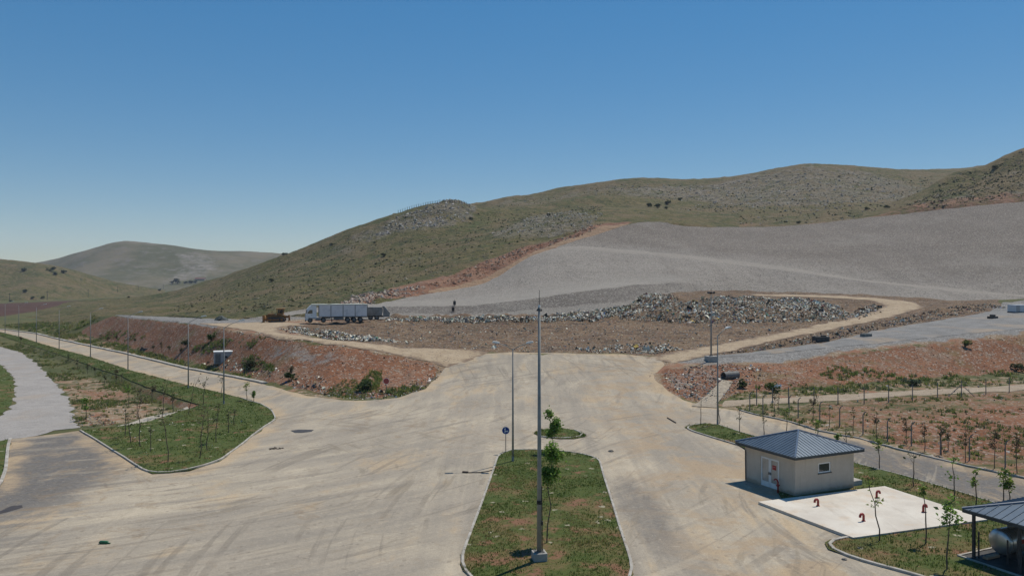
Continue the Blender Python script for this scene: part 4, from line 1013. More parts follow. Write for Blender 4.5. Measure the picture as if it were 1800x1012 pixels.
# ------------------------------------------------------------------ street lamps and masts
def lamp(px, py, height, arms, label, group=None, reach=1.7, rise=.75, head=.75):
    p = G(px, py)
    t = thing('street_lamp', p, label, 'street lamp', group)
    b = MB(); b.box(-.16, -.16, -.1, .16, .16, .03); b.tube([(0, 0, .03), (0, 0, .5)], [.11, .105], 10, False); b.build('base', m_steel, t)
    MB().tube([(0, 0, .3), (0, 0, height * .5), (0, 0, height)], [.095, .075, .05], 10).build('pole', m_steel, t, True)
    for a in arms:
        dx, dy = math.cos(R(a)), math.sin(R(a))
        P = lambda s, z: (dx * s, dy * s, z)
        arm = MB().tube([P(0, height - .12), P(reach * .45, height + rise * .45), P(reach, height + rise * .95)], [.038, .034, .03], 8).build('arm', m_steel, t, True)
        Mx = Matrix.Translation(P(reach - .05, height + rise * .97)) @ Matrix.Rotation(R(a), 4, 'Z') @ Matrix.Rotation(-.18, 4, 'Y')
        hb = MB(); prof = [(0, -.06), (0, .05), (head * .35, .10), (head * .85, .08), (head, .0), (head * .95, -.06)]
        hb.prism(prof, 1, -.14, .14); hb.v = [tuple(Mx @ Vector(q)) for q in hb.v]
        hd = hb.build('lamp_head', m_lampw, t)
        MB().box(head * .4, -.1, -.075, head * .9, .1, -.062, Mx).build('lens', m_glass, hd)
    return t
lg = 'single-arm lamps along the left road'
for (px, py, lab) in [(393.5, 711, 'tall grey single-arm lamp at the far corner of the left lawn, nearest of its row'),
                      (331, 683, 'grey single-arm lamp on the left road verge, second nearest of its row'),
                      (225, 648.5, 'grey single-arm lamp on the left road verge, third nearest of its row'),
                      (159, 627, 'grey single-arm lamp on the left road verge, fourth nearest of its row'),
                      (104, 613, 'slim grey lamp before the left end of the red bank, fifth nearest of its row'),
                      (64, 601, 'thin distant lamp on the left road, sixth from the lawn'),
                      (33, 592, 'very thin distant lamp on the left road, next to last before the picture edge'),
                      (9, 586, 'farthest tiny lamp on the left road at the picture edge')]:
    lamp(px, py, 9.3, [20], lab, lg)
lamp(901.5, 812, 9.3, [0, 180], 'tall grey street lamp with two arms standing at the head of the central grass island', None, 1.15, .45, .6)
lamp(1261.5, 746, 9.2, [25], 'grey single-arm lamp standing on the small grass tip right of the junction', None, 1.1, .7, .7)

def mast(px, py, height, base, label, top):
    p = G(px, py)
    t = thing('camera_mast', p, label, 'mast')
    b, hgt = base
    MB().bevbox(-b, -b, -.1, b, b, hgt, .02, Matrix.Rotation(R(12), 4, 'Z')).build('concrete_base', m_conc, t)
    f = MB().box(-.26, -.26, hgt, .26, .26, hgt + .025, Matrix.Rotation(R(12), 4, 'Z'))
    for sx in (-1, 1):
        for sy in (-1, 1): f.cyl((sx * .2, sy * .2, hgt + .02), (sx * .2, sy * .2, hgt + .09), .025, n=6)
    f.build('flange', m_steel_d, t)
    MB().tube([(0, 0, hgt + .02), (0, 0, height * .45), (0, 0, height - .9)], [.135, .105, .065], 10).build('pole', m_steel, t, True)
    return t, hgt
t, hg = mast(948, 986, 14.4, (.36, .52), 'tallest grey mast, on a concrete block in the central grass island, topped by a rod', None)
MB().tube([(0, 0, 3.05), (0, 0, 3.25)], .145, 12).build('clamp_band', m_black, t)
MB().tube([(.16, -.06, hg), (.155, -.05, 2.0), (.12, -.03, 4)], .022, 6).build('cable_duct', m_dark, t)
MB().box(.12, -.12, 1.95, .2, .02, 2.15).build('junction_box', m_dark, t)
MB().tube([(0, 0, 13.2), (0, 0, 13.55), (0, 0, 14.4)], [.03, .02, .012], 6).build('lightning_rod', m_dark, t)
hb = MB()
for a in range(4):
    c, s = math.cos(a * 1.57 + .3), math.sin(a * 1.57 + .3)
    hb.cyl((c * .03, s * .03, 13.45), (c * .14, s * .14, 13.3), .03, .045, 6)
hb.build('camera_head', m_dark, t)
MB().tube([(0, 0, 13.5), (0, 0, 13.62)], [.07, .04], 8).build('finial', m_white, t)
t2, _ = mast(1250, 634, 11.0, (.75, .75), 'grey floodlight mast on a concrete block at the brink of the right bank', None)
MB().tube([(0, 0, 10.0), (0, 0, 10.5), (0, 0, 11.1)], [.06, .05, .015], 6).build('top_rod', m_dark, t2)
for k in range(3):
    a = k * 2.09 + .2
    fb = MB(); Mx = Matrix.Translation((.45 * math.cos(a), .45 * math.sin(a), 10.35)) @ Matrix.Rotation(a, 4, 'Z') @ Matrix.Rotation(.5, 4, 'Y')
    fb.bevbox(-.1, -.22, -.16, .1, .22, .16, .03, Mx); fb.cyl((0, 0, 10.35), (.4 * math.cos(a), .4 * math.sin(a), 10.35), .03, n=6)
    fb.build('floodlight', m_dark, t2)

# ------------------------------------------------------------------ signs
p = G(889, 796.5)
s = thing('traffic_sign', p, 'round blue traffic sign with white straight-on and right arrows beside the two-armed lamp', 'traffic sign')
MB().tube([(0, .03, -.1), (0, .03, 2.25)], .03, 8).build('post', m_steel_d, s, True)
m_blue = simple('sign_blue', (.012, .045, .22), .4, 0, .08)
pl = MB()
ring = lambda r, yv, n=36: [(r * math.cos(2 * math.pi * k / n), yv, 1.98 + r * math.sin(2 * math.pi * k / n)) for k in range(n)]
v = ring(.325, -.02) + ring(.325, -.005); pl.add(v, [tuple(range(36)), tuple(range(71, 35, -1))] + [(i, 36 + i, 36 + (i + 1) % 36, (i + 1) % 36) for i in range(36)])
plate = pl.build('sign_plate', m_blue, s)
rm = MB(); a, b = ring(.325, -.023), ring(.30, -.023); rm.add(a + b, [(i, (i + 1) % 36, 36 + (i + 1) % 36, 36 + i) for i in range(36)]); rm.build('rim', m_white, plate)
ar = MB(); zc = 1.98
ar.prism([(-.09, zc - .22), (-.035, zc - .22), (-.035, zc + .10), (.01, zc + .10), (-.0625, zc + .24), (-.135, zc + .10), (-.09, zc + .10)], 1, -.027, -.0205)
ar.prism([(-.0335, zc - .10), (.10, zc - .10), (.10, zc - .145), (.235, zc - .07), (.10, zc + .005), (.10, zc - .045), (-.0335, zc - .045)], 1, -.027, -.0205)
ar.build('arrows', m_white, plate)
p = G(679, 700)
s = thing('stop_sign', p, 'faded red octagonal road sign at the foot of the left bank', 'road sign')
MB().tube([(0, .04, -.1), (0, .04, 2.5)], .035, 8).build('post', m_steel_d, s, True)
oc = lambda r, yv: [(r * math.cos(math.pi / 8 + k * math.pi / 4), yv, 2.15 + r * math.sin(math.pi / 8 + k * math.pi / 4)) for k in range(8)]
def octo(r0, y0, y1): return MB().add(oc(r0, y0) + oc(r0, y1), [tuple(range(8)), tuple(range(15, 7, -1))] + [(i, 8 + i, 8 + (i + 1) % 8, (i + 1) % 8) for i in range(8)])
pp = octo(.42, -.01, .01).build('sign_plate', m_white, s); octo(.385, -.014, -.0105).build('red_face', simple('faded_red', (.30, .055, .05), .5, 0, .15), pp)

# ------------------------------------------------------------------ pump house, concrete yard, pipes
def plaster_material():
    t = NT('beige_plaster')
    sx = t.n.new('ShaderNodeSeparateXYZ'); t.lk(t.pos, sx.inputs[0])
    c = t.mix(t.ramp(t.noise(1.2, 5, .6), .3, .7), (.46, .395, .32), (.51, .445, .365))
    c = t.mix(t.math('MULTIPLY', t.ramp(t.noise(1, 5, .7, vec=t.mapping((3.5, 3.5, .25))), .52, .72), .45), c, (.36, .30, .235))
    s_ = t.math('ADD', t.ramp(sx.outputs[2], .75, .0), t.math('MULTIPLY', t.math('SUBTRACT', t.noise(2.5, 6, .75), .5), 1.3))
    c = t.mix(t.math('MULTIPLY', t.ramp(s_, .45, .95), .7), c, (.30, .225, .15))
    t.bump(t.noise(14, 3), .25, .01)
    return t.done(c, .92)
m_plaster = plaster_material()
def roof_material():
    t = NT('blue_grey_sheet_roof')
    n = t.noise(.8, 5, .6)
    c = t.mix(t.ramp(n, .3, .7), (.075, .105, .140), (.105, .138, .175))
    c = t.mix(t.ramp(t.noise(6, 4, .7), .55, .8), c, (.11, .12, .135))
    return t.done(c, .36, .35, .5)
m_roof = roof_material(); m_fascia = simple('dark_fascia', (.045, .052, .055), .5, 0, .15)
def hip_roof(parent, w, d, oh, z0, za, pitch=.30, ridge=0.0, name='roof'):
    # sheet roof over the rectangle 0..w x 0..d with overhang oh, ridge of given length along x
    x0, x1, y0, y1 = -oh, w + oh, -oh, d + oh
    cx, cy = w / 2, d / 2
    a, b = (cx - ridge / 2, cy, za), (cx + ridge / 2, cy, za)
    E = [(x0, y0, z0), (x1, y0, z0), (x1, y1, z0), (x0, y1, z0)]
    t_ = .05
    m = MB()
    top = E + [a, b]; n = 6
    low = [(q[0], q[1], q[2] - t_) for q in top]
    fs = [(0, 1, 5, 4), (1, 2, 5), (2, 3, 4, 5), (3, 0, 4)]
    m.add(top + low, fs + [tuple(i + n for i in reversed(f)) for f in fs] + [(i, i + n, (i + 1) % 4 + n, (i + 1) % 4) for i in range(4)])
    rf = m.build(name, m_roof, parent)
    rb = MB()
    def face(p, q, A, B):
        p, q, A, B = map(Vector, (p, q, A, B)); l = (q - p).length; d_ = (q - p) / l
        sA = (A - p).dot(d_); sB = (B - p).dot(d_); up = A - p - d_ * sA
        k = int(l / pitch)
        nrm = d_.cross(up).normalized()
        for i in range(1, k):
            s_ = l * i / k
            fr = min(1, s_ / max(sA, .01), (l - s_) / max(l - sB, .01))
            if fr < .05: continue
            st = p + d_ * s_ + nrm * .0; en = st + up * fr * .985
            hw = d_ * .028; hh = nrm * .034
            v = [st - hw, st + hw, st + hw * .6 + hh, st - hw * .6 + hh, en - hw, en + hw, en + hw * .6 + hh, en - hw * .6 + hh]
            rb.add([tuple(x) for x in v], [(0, 1, 2, 3), (7, 6, 5, 4), (1, 5, 6, 2), (3, 2, 6, 7), (0, 3, 7, 4)])
    face(E[0], E[1], a, b); face(E[1], E[2], b, b); face(E[2], E[3], b, a); face(E[3], E[0], a, a)
    rb.build('seam', m_roof, rf)
    hp = MB()
    for c_, ap in ((E[0], a), (E[3], a), (E[1], b), (E[2], b)):
        hp.tube([(c_[0], c_[1], c_[2] + .02), (ap[0], ap[1], ap[2] + .02)], [.07, .07], 6)
    if ridge: hp.tube([(a[0], a[1], a[2] + .02), (b[0], b[1], b[2] + .02)], .07, 6)
    hp.build('hip_cap', simple('hip_cap_sheet', (.10, .13, .18), .4, 0, .1, 3, .5), rf)
    fa = MB()
    for (ax, ay, bx, by) in ((x0, y0, x1, y0 + .03), (x0, y1 - .03, x1, y1), (x0, y0 + .03, x0 + .03, y1 - .03), (x1 - .03, y0 + .03, x1, y1 - .03)):
        fa.box(ax, ay, z0 - .2, bx, by, z0 - t_ - .002)
    fa.build('fascia', m_fascia, parent)
    sf = MB().box(x0 + .032, y0 + .032, z0 - .19, x1 - .032, y1 - .032, z0 - .17).build('soffit', m_plaster, parent)
    return rf
W, D, HT = 5.55, 5.0, 2.62
hs = thing('pump_house', (BA.x, BA.y, gz(BA.x, BA.y) + .02), 'small beige rendered hut with a dark blue hipped roof beside the concrete yard', 'building', rz=A25)
wl = MB(); k = .2
wl.box(0, 0, -.2, 2.15, k, HT); wl.box(3.3, 0, -.2, W, k, HT); wl.box(2.15, 0, -.2, 3.3, k, 1.42); wl.box(2.15, 0, 2.12, 3.3, k, HT)
wl.box(0, k, -.2, k, 1.55, HT); wl.box(0, 3.35, -.2, k, D, HT); wl.box(0, 1.55, 2.18, k, 3.35, HT); wl.box(0, 1.55, -.2, k, 3.35, .08)
wl.box(W - k, k, -.2, W, D, HT); wl.box(k, D - k, -.2, W - k, D, HT)
wl.build('wall', m_plaster, hs)
hip_roof(hs, W, D, .5, 2.86, 3.95)
wn = MB()
for q in ((2.15, .03, 1.42, 3.3, .13, 1.5), (2.15, .03, 2.04, 3.3, .13, 2.12), (2.15, .03, 1.5, 2.23, .13, 2.04), (3.22, .03, 1.5, 3.3, .13, 2.04)): wn.box(*q)
wf = wn.build('window', m_white, hs); MB().box(2.23, .06, 1.5, 3.22, .09, 2.04).build('pane', m_glass, wf)
MB().box(2.08, -.06, 1.36, 3.37, .03, 1.415).build('window_sill', m_fascia, hs)
m_door = simple('white_door_frame', (.66, .66, .64), .5, 0, .06)
mg = NT('door_glass'); m_dglass = mg.done(mg.mix(mg.ramp(mg.noise(1.2, 3), .35, .7), (.33, .30, .26), (.42, .39, .34)), .12, 0, .6)  # bright reflection of the ground is painted into the pane colour
for i, (ya, yb) in enumerate(((1.56, 2.44), (2.46, 3.34))):
    db = MB(); x0, x1 = .02, .09
    db.box(x0, ya, .09, x1, yb, .45); db.box(x0, ya, 2.06, x1, yb, 2.17); db.box(x0, ya, .45, x1, ya + .11, 2.06); db.box(x0, yb - .11, .45, x1, yb, 2.06)
    dd = db.build('door', m_door, hs)
    MB().box(.045, ya + .11, .45, .065, yb - .11, 2.06).build('pane', m_dglass, dd)
    MB().box(-.04, (yb - .1) if i == 0 else (ya + .03), 1.0, .018, (yb - .03) if i == 0 else (ya + .1), 1.18).build('handle', m_steel_d, dd)
    if i == 0:
        nb = MB().box(.03, ya + .28, 1.42, .043, ya + .66, 1.74).build('notice', simple('red_notice', (.32, .03, .03), .5), dd)
        q2 = MB(); q2.box(.026, ya + .32, 1.60, .0295, ya + .62, 1.64); q2.build('notice_band', simple('pink_band', (.5, .22, .2), .5), dd)
MB().tube([(-.42, 5.35, 2.62), (-.2, 5.1, 2.45), (-.07, 4.9, 2.3), (-.06, 4.88, .1)], .04, 8).build('downpipe', m_fascia, hs)
MB().bevbox(W + .01, .25, -.1, W + 1.15, 2.6, .42, .02).build('step', m_conc, hs)
pb = MB(); top = SLAB; low = [(q[0], q[1], -.15) for q in top]
pb.add(top + low, [(0, 1, 2, 3), (7, 6, 5, 4)] + [(i, i + 4, (i + 1) % 4 + 4, (i + 1) % 4) for i in range(4)])
def slab_material():
    t = NT('pale_concrete_yard')
    n = t.noise(.35, 6, .65); f = t.noise(3, 5, .7)
    c = t.mix(t.ramp(n, .3, .7), (.50, .45, .385), (.62, .575, .50))
    c = t.mix(t.math('MULTIPLY', t.ramp(t.noise(.6, 5, .7), .5, .72), .65), c, (.52, .40, .28))
    c = t.mix(t.math('MULTIPLY', t.ramp(t.noise(.9, 5, .7, vec=t.mapping((1, .15, 1), (0, 0, .6))), .56, .7), .4), c, (.36, .32, .27))
    c = t.mix(t.math('MULTIPLY', t.ramp(f, .6, .8), .4), c, (.38, .35, .31))
    t.bump(f, .2, .03)
    return t.done(c, .9)
tag(pb.build('concrete_yard', slab_material()), kind='structure')
m_red = simple('red_pipe_paint', (.27, .022, .018), .45, 0, .2, 8, .4)
def vent(px, py, side, lab):
    q = PZ(px, py, .2)
    t = thing('vent_pipe', q, lab, 'vent pipe', 'red vent pipes on the concrete yard', rz=A25)
    r = .15; pts = [(0, 0, 0), (0, 0, .30)]
    for k in range(1, 9):
        a = math.pi * k / 8; pts.append((side * r * (1 - math.cos(a)), 0, .30 + r * math.sin(a)))
    pts.append((side * 2 * r, 0, .26))
    MB().tube(pts, .075, 12, False).build('pipe', m_red, t, True)
    MB().tube([(0, 0, 0), (0, 0, .03)], .12, 12).build('flange', m_red, t)
    MB().tube([(side * 2 * r, 0, .265), (side * 2 * r, 0, .275)], .06, 12).build('opening', m_black, t)
vent(1438, 888.5, -1, 'red gooseneck pipe near the shadow of the hut, its mouth turned left')
vent(1541, 874.5, 1, 'red gooseneck pipe at the back of the yard, right of the hut corner')
vent(1518, 915, -1, 'red gooseneck pipe nearest the front edge of the yard, mouth turned left')
vent(1623, 899.5, 1, 'red gooseneck pipe farthest right on the yard, mouth turned right')
hx = bxy(-.3, 1.32)
t = thing('standpipe', (hx.x, hx.y, gz(hx.x, hx.y)), 'red standpipe with bent head against the hut wall right of the glass doors', 'standpipe', rz=A25)
MB().tube([(0, 0, 0), (0, 0, .78), (0, .06, .9), (0, .2, .96), (0, .34, .9), (0, .36, .84)], [.06, .06, .06, .05, .045, .045], 10).build('pipe', m_red, t, True)
bb = MB(); bb.tube([(0, 0, .5), (0, 0, .62)], .1, 10); bb.tube([(-.14, 0, .56), (.14, 0, .56)], .05, 8); bb.build('valve', m_red, t)

# ------------------------------------------------------------------ shelter with tank
sh = thing('tank_shelter', (CC.x, CC.y, .0), 'open shelter with a dark blue sheet roof on steel posts at the lower right corner', 'shelter', rz=A25)
SW, SD = 6.6, 5.4
ob = bpy.data.objects.new('frame_origin', None)
bpy.data.objects.remove(ob)
# local frame: x along the back eave, y towards the back; the roof covers x 0..7.6, y -6.4..0
class Off(MB): pass
def at(mb, dx, dy): mb.v = [(x + dx, y_ + dy, z) for x, y_, z in mb.v]; return mb
roof_parent = sh
def shelter_roof():
    kids0 = set(sh.children)
    hip_roof(sh, SW, SD, .5, 2.62, 3.55, .42, 1.2)
    for o in sh.children:
        if o not in kids0:
            o.location = (.5, -.5 - SD, 0)
            if o.name.startswith('soffit'): o.data.materials[0] = m_fascia
shelter_roof()
for (x, yv) in ((.17, -.55), (.17, -3.0), (.17, -5.8), (3.6, -.55), (7.3, -.55), (7.3, -5.8)):
    f = MB().bevbox(x - .07, yv - .07, 0, x + .07, yv + .07, 2.44, .01); f.box(x - .14, yv - .14, 0, x + .14, yv + .14, .02); f.build('post', m_dark, sh)
fr = MB(); fr.box(.14, -5.9, 2.442, .20, -.52, 2.54); fr.box(7.27, -5.9, 2.442, 7.33, -.52, 2.54); fr.box(.20, -.58, 2.443, 7.27, -.52, 2.539); fr.build('roof_beam', m_dark, sh)
MB().tube([(.38, -.68, 0), (.38, -.68, 1.5)], .045, 8).build('guard_post', m_dark, sh)
MB().tube([(.6, -2.1, 0), (.6, -2.1, 1.45)], .045, 8).build('guard_post', m_dark, sh)
kb = MB(); x0, x1, ya, yb = -.35, 7.7, -6.5, .05
for q in ((x0, yb - .12, 0, x1, yb, .17), (x0, ya, 0, x0 + .12, yb - .12, .17), (x1 - .12, ya, 0, x1, yb - .12, .17), (x0 + .12, ya, 0, x1 - .12, ya + .12, .17)): kb.box(q[0], q[1], -.1, q[3], q[4], q[5])
kb.build('low_kerb', m_kerb, sh)
MB().box(-.225, -6.375, -.1, 7.575, -.075, .125).build('floor', simple('dark_floor', (.035, .033, .03), .7, 0, .4, 2), sh)  # very dark, mottled floor colour
MB().bevbox(.42, -1.15, .127, 1.45, -.85, .27, .03).build('footing', simple('yellow_lit_footing', (.36, .22, .14), .9, 0, .2), sh)  # concrete block; the yellowish light on it is put into its colour
tk = cxy(1.1, -1.35)
t = thing('fuel_tank', (tk.x, tk.y, .13), 'brushed steel cylindrical tank with a small red plate lying under the open shelter', 'tank', rz=A25)
m_tank = NT('brushed_tank'); m_tank = m_tank.done(m_tank.mix(m_tank.ramp(m_tank.noise(1, 4, .6, vec=m_tank.mapping((8, .6, .6))), .3, .7), (.36, .38, .40), (.50, .52, .54)), .32, .8, .5)
r_ = .66; zc = .95
def ringx(x, r, n=28): return [(x, r * math.cos(2 * math.pi * k / n), zc + r * math.sin(2 * math.pi * k / n)) for k in range(n)]
cyl_ = MB(); v = []; fs = []; n = 28
prof = [(-.10, .10), (-.08, .35), (-.03, .56), (.04, .645), (.1, r_), (4.2, r_), (4.26, .645), (4.33, .5), (4.37, .2)]
for x, r in prof: v += ringx(x, r)
for i in range(len(prof) - 1): fs += [(i * n + k_, i * n + (k_ + 1) % n, (i + 1) * n + (k_ + 1) % n, (i + 1) * n + k_) for k_ in range(n)]
fs += [tuple(range(n - 1, -1, -1)), tuple((len(prof) - 1) * n + k_ for k_ in range(n))]
cyl_.add(v, fs); cyl_.build('shell', m_tank, t, True)
for x in (.12, 2.1, 4.15):
    MB().tube([(x, r_ * 1.012 * math.cos(q), zc + r_ * 1.012 * math.sin(q)) for q in [2 * math.pi * j / 24 for j in range(25)]], .018, 5, False).build('band', m_steel_d, t)
for x in (.7, 3.5): MB().prism([(-.5, 0), (.5, 0), (.42, .45), (.2, .32), (-.2, .32), (-.42, .45)], 0, x, x + .18).build('saddle', m_dark, t)
MB().tube([(.9, 0, zc + r_ - .02), (.9, 0, zc + r_ + .14)], .16, 12).build('manhole', m_steel_d, t)
pl = MB().box(.45, -.70, zc - .02, 1.1, -.672, zc + .2).build('plate', m_red, t)
q2 = MB(); q2.box(.5, -.704, zc + .115, 1.05, -.7015, zc + .14); q2.box(.5, -.704, zc + .045, .95, -.7015, zc + .07); q2.build('plate_lines', simple('plate_dull', (.10, .02, .02), .6), t)
for m_ in (): pass
# ------------------------------------------------------------------ saplings
LEAFC = {'green': [(.15, .26, .04), (.20, .31, .06), (.09, .17, .028)], 'lime': [(.20, .26, .05), (.15, .22, .04), (.26, .30, .09)],
         'dark': [(.11, .12, .05), (.12, .10, .055), (.13, .085, .055)], 'olive': [(.085, .095, .04), (.11, .11, .05), (.06, .075, .03)]}
def sapling(px, py, top, kind, dens, label, group, lean=0.0, spread=.32, cat='young tree', base=None, low=.5, leaf=.11, trunk=.034, name='sapling', stake=False):
    p = base or G(px, py)
    hgt = (py - top) / F * p.y
    rr = random.Random(int(px * 31 + py * 7))
    t = thing(name, p, label, cat, group)
    bend = [Vector((lean * hgt * (k / 5) ** 1.4 + rr.gauss(0, .012) * hgt * (k > 0), rr.gauss(0, .012) * hgt * (k > 0), hgt * k / 5)) for k in range(6)]
    mb = MB(); mb.tube([bend[0] - Vector((0, 0, .08))] + bend[1:], [trunk * 1.25, trunk * 1.1, trunk, trunk * .8, trunk * .6, trunk * .35], 6)
    tips = [bend[5]]
    nb = rr.randint(4, 7)
    for b in range(nb):
        f = rr.uniform(low, .95); i = min(4, int(f * 5)); o = bend[i].lerp(bend[i + 1], f * 5 - i)
        a = rr.uniform(0, 6.283); l = spread * hgt * rr.uniform(.35, .8) * (1.25 - f * .6)
        e = o + Vector((math.cos(a) * l * .7, math.sin(a) * l * .7, l * rr.uniform(.5, 1.1)))
        m_ = o.lerp(e, .5) + Vector((0, 0, -l * .06))
        mb.tube([o, m_, e], [trunk * .5, trunk * .38, trunk * .2], 5); tips += [e, m_]
    mb.build('trunk', m_bark, t)
    cr = MB()
    pal = LEAFC[kind]
    for tp in tips:
        for _ in range(int(dens * rr.uniform(.5, 1.4))):
            c = tp + Vector((rr.gauss(0, 1), rr.gauss(0, 1), rr.gauss(0, .9))) * (spread * hgt * .17)
            s = leaf * rr.uniform(.6, 1.4)
            E = Matrix.Rotation(rr.uniform(0, 6.3), 3, 'Z') @ Matrix.Rotation(rr.gauss(0, .8), 3, 'X') @ Matrix.Rotation(rr.gauss(0, .6), 3, 'Y')
            cr.col = shade(rr.choice(pal), rr, .25)
            cr.add([tuple(c + E @ Vector(q)) for q in ((-s, 0, 0), (-s * .2, -s * .6, s * .1), (s, 0, -s * .15), (-s * .2, s * .6, s * .1))], [(0, 1, 2, 3)])
    if cr.v: cr.build('crown', m_leaf, t)
    if stake: MB().tube([(.07, -.03, -.1), (.09, -.03, hgt * .55)], .02, 5).build('stake', m_stake, t)
    return t
ORD = ['first', 'second', 'third', 'fourth', 'fifth', 'sixth', 'seventh', 'eighth', 'ninth', 'tenth', 'eleventh', 'twelfth', 'thirteenth', 'fourteenth', 'fifteenth', 'sixteenth', 'seventeenth', 'eighteenth']
# central island
sapling(961, 956, 788, 'green', 120, 'leafy green young tree on a thin stem just behind the tall mast', 'trees on the central island', .06, .20, low=.42, leaf=.095)
sapling(973, 796, 724, 'green', 120, 'leafy young tree at the far edge of the central island, before the small round bed', 'trees on the central island', -.10, .30, low=.25, leaf=.10)
# left lawn, from left to right
LL = [(151.5, 738, 700, 'green', 14, .0), (219.6, 768, 714, 'olive', 3, .05), (230, 779, 727, 'olive', 3, -.1), (246.5, 786, 684, 'dark', 7, .0), (264.5, 795, 747, 'olive', 2, .0), (295, 814, 716, 'olive', 4, -.1), (350.5, 807, 712, 'dark', 2, .12), (364.6, 793, 722, 'olive', 2, .02), (380, 779, 714, 'olive', 6, .04), (402, 762, 722, 'olive', 3, 0), (411, 748, 719, 'olive', 3, .02)]
desc = ['round-topped green sapling alone beside the end of the gravel track, left of the lawn', 'thin nearly leafless sapling at the back left of the left lawn', 'thin bare sapling leaning left, behind the left part of the left lawn', 'tall sapling with a dark red crown standing in the left half of the left lawn', 'short bare whip of a sapling in the left half of the left lawn', 'slender sapling nearest the kerb in the left half of the left lawn', 'dark bare stem leaning right near the front kerb of the left lawn', 'bare stem just right of the dark leaning one on the left lawn', 'small-crowned sapling in the right part of the left lawn', 'thin sapling in the right part of the left lawn behind the small-crowned one', 'rightmost thin sapling near the lamp foot on the left lawn']
for (px, py, tp, kd, dn, ln), lb in zip(LL, desc): sapling(px, py, tp, kd, dn, lb, 'saplings on the left lawn', ln, .3)
LB = [(227, 717, 673, 'green', 9, 0), (241, 735, 690, 'dark', 8, 0), (267, 708, 672, 'dark', 12, .05), (284, 733, 668, 'olive', 3, .15), (304, 726, 690, 'olive', 9, 0), (331, 729, 665, 'olive', 2, .3), (357, 713, 663, 'olive', 3, .12), (204, 678, 652, 'dark', 13, 0), (213, 674, 655, 'olive', 3, .1), (184, 676, 660, 'olive', 6, 0), (167, 660, 644, 'olive', 5, 0), (154, 657, 640, 'olive', 4, 0), (136, 648, 633, 'olive', 5, 0), (434, 704, 672, 'lime', 7, -.05), (446, 707, 688, 'green', 14, .02), (388, 700, 664, 'olive', 3, .1), (120, 636, 622, 'olive', 5, 0), (36, 604, 592, 'dark', 8, 0)]
descB = ['green sapling in the weedy hollow behind the left lawn, left of the dark-crowned one', 'dark red crowned sapling by the pale concrete strip behind the left lawn', 'dark reddish bushy sapling below the slanted red ditch side', 'bare sapling leaning right behind the middle of the left lawn', 'olive sapling at the right end of the pale concrete strip', 'tall bare sapling leaning far right across the grass strip', 'bare sapling in front of the left road, just left of the nearest lamp', 'small dark-crowned sapling in the field beside the grey gravel track', 'bare twig of a sapling right of the small dark-crowned one', 'little sapling in the weeds left of the small dark-crowned one', 'little sapling in the weeds midway along the ditch', 'tiny sapling beside the one midway along the ditch, on its left', 'tiny sapling in the tall weeds by the ditch near the gravel track', 'yellow-green sapling at the far right tip of the left lawn', 'short round green sapling at the far right tip of the left lawn', 'bare sapling close behind the nearest lamp of the left road', 'leftmost tiny sapling in the weeds along the ditch', 'tiny dark sapling far along the left road verge']
for (px, py, tp, kd, dn, ln), lb in zip(LB, descB): sapling(px, py, tp, kd, dn, lb, 'saplings in the field by the left road', ln, .34)
# beyond the left road, at the foot of the bank
for i, (px, py, tp) in enumerate([(177, 602, 589), (190, 604, 592), (205, 603, 590), (237, 608, 596), (270, 622, 606), (284, 619, 602), (297, 625, 608), (318, 628, 612), (512, 668, 645)]):
    sapling(px, py, tp, 'dark' if i % 3 else 'olive', 11, ('small sapling between left road kerb and red bank, %s from the left' % ORD[i]) if i < 8 else 'dark slender sapling at the foot of the red bank near the kerb end', 'saplings at the foot of the left bank', 0, .34, leaf=.11)
# far row beyond the right-hand road
RF = [(1362, 731, 690, 'dark', 14), (1369, 729, 693, 'olive', 4), (1430, 748, 693, 'dark', 18), (1458, 751, 712, 'olive', 5), (1500, 764, 720, 'olive', 4), (1541, 774, 727, 'dark', 15), (1593, 781, 737, 'dark', 15), (1625, 793, 742, 'dark', 13), (1667, 790, 757, 'olive', 9), (1697, 813, 753, 'dark', 17), (1748, 823, 757, 'dark', 20), (1788, 831, 762, 'dark', 17), (1655, 800, 752, 'olive', 10)]
for i, a in enumerate(sorted(RF)):
    kd = {'dark': 'dark red-brown crowned', 'olive': 'sparse olive-leaved'}[a[3]]
    sapling(a[0], a[1], a[2], a[3], a[4] * .7, '%s sapling in the row beyond the right-hand road, %s from the left' % (kd, ORD[i]), 'saplings beyond the right-hand road', 0, .26, leaf=.085, trunk=.028)
# near row between the right-hand road and the yard
RN = [(1232, 748, 702, 'olive', 1, 'bare sapling left of the lamp on the small grass tip'), (1265, 744, 703, 'olive', 1, 'bare sapling close to the right of the lamp on the small grass tip'), (1300, 761, 718, 'olive', 2, 'bare sapling behind the left end of the hut roof'),
      (1343, 768, 726, 'olive', 2, 'forked bare sapling behind the left slope of the hut roof'), (1382, 772, 722, 'lime', 5, 'yellow-green sapling behind the left slope of the hut roof near its peak'), (1436, 785, 741, 'lime', 6, 'yellow-green sapling rising behind the hut roof just right of its peak'),
      (1470, 795, 764, 'green', 9, 'small round green sapling behind the right slope of the hut roof'), (1488, 800, 754, 'olive', 2, 'bare sapling behind the right slope of the hut roof'), (1546, 823, 774, 'lime', 7, 'leafy sapling on the verge just right of the hut roof'),
      (1606, 857, 794, 'olive', 2, 'bare curved sapling behind the yard, by the road'), (1678, 881, 806, 'green', 5, 'tall thin sapling with green tufts between yard and road'), (1715, 889, 829, 'lime', 9, 'spreading lime green sapling behind the yard, left of the shelter roof'),
      (1763, 890, 826, 'lime', 10, 'forked lime green sapling behind the shelter roof, left of the pair'), (1775, 892, 843, 'lime', 10, 'lime green sapling behind the shelter roof, right of the pair')]
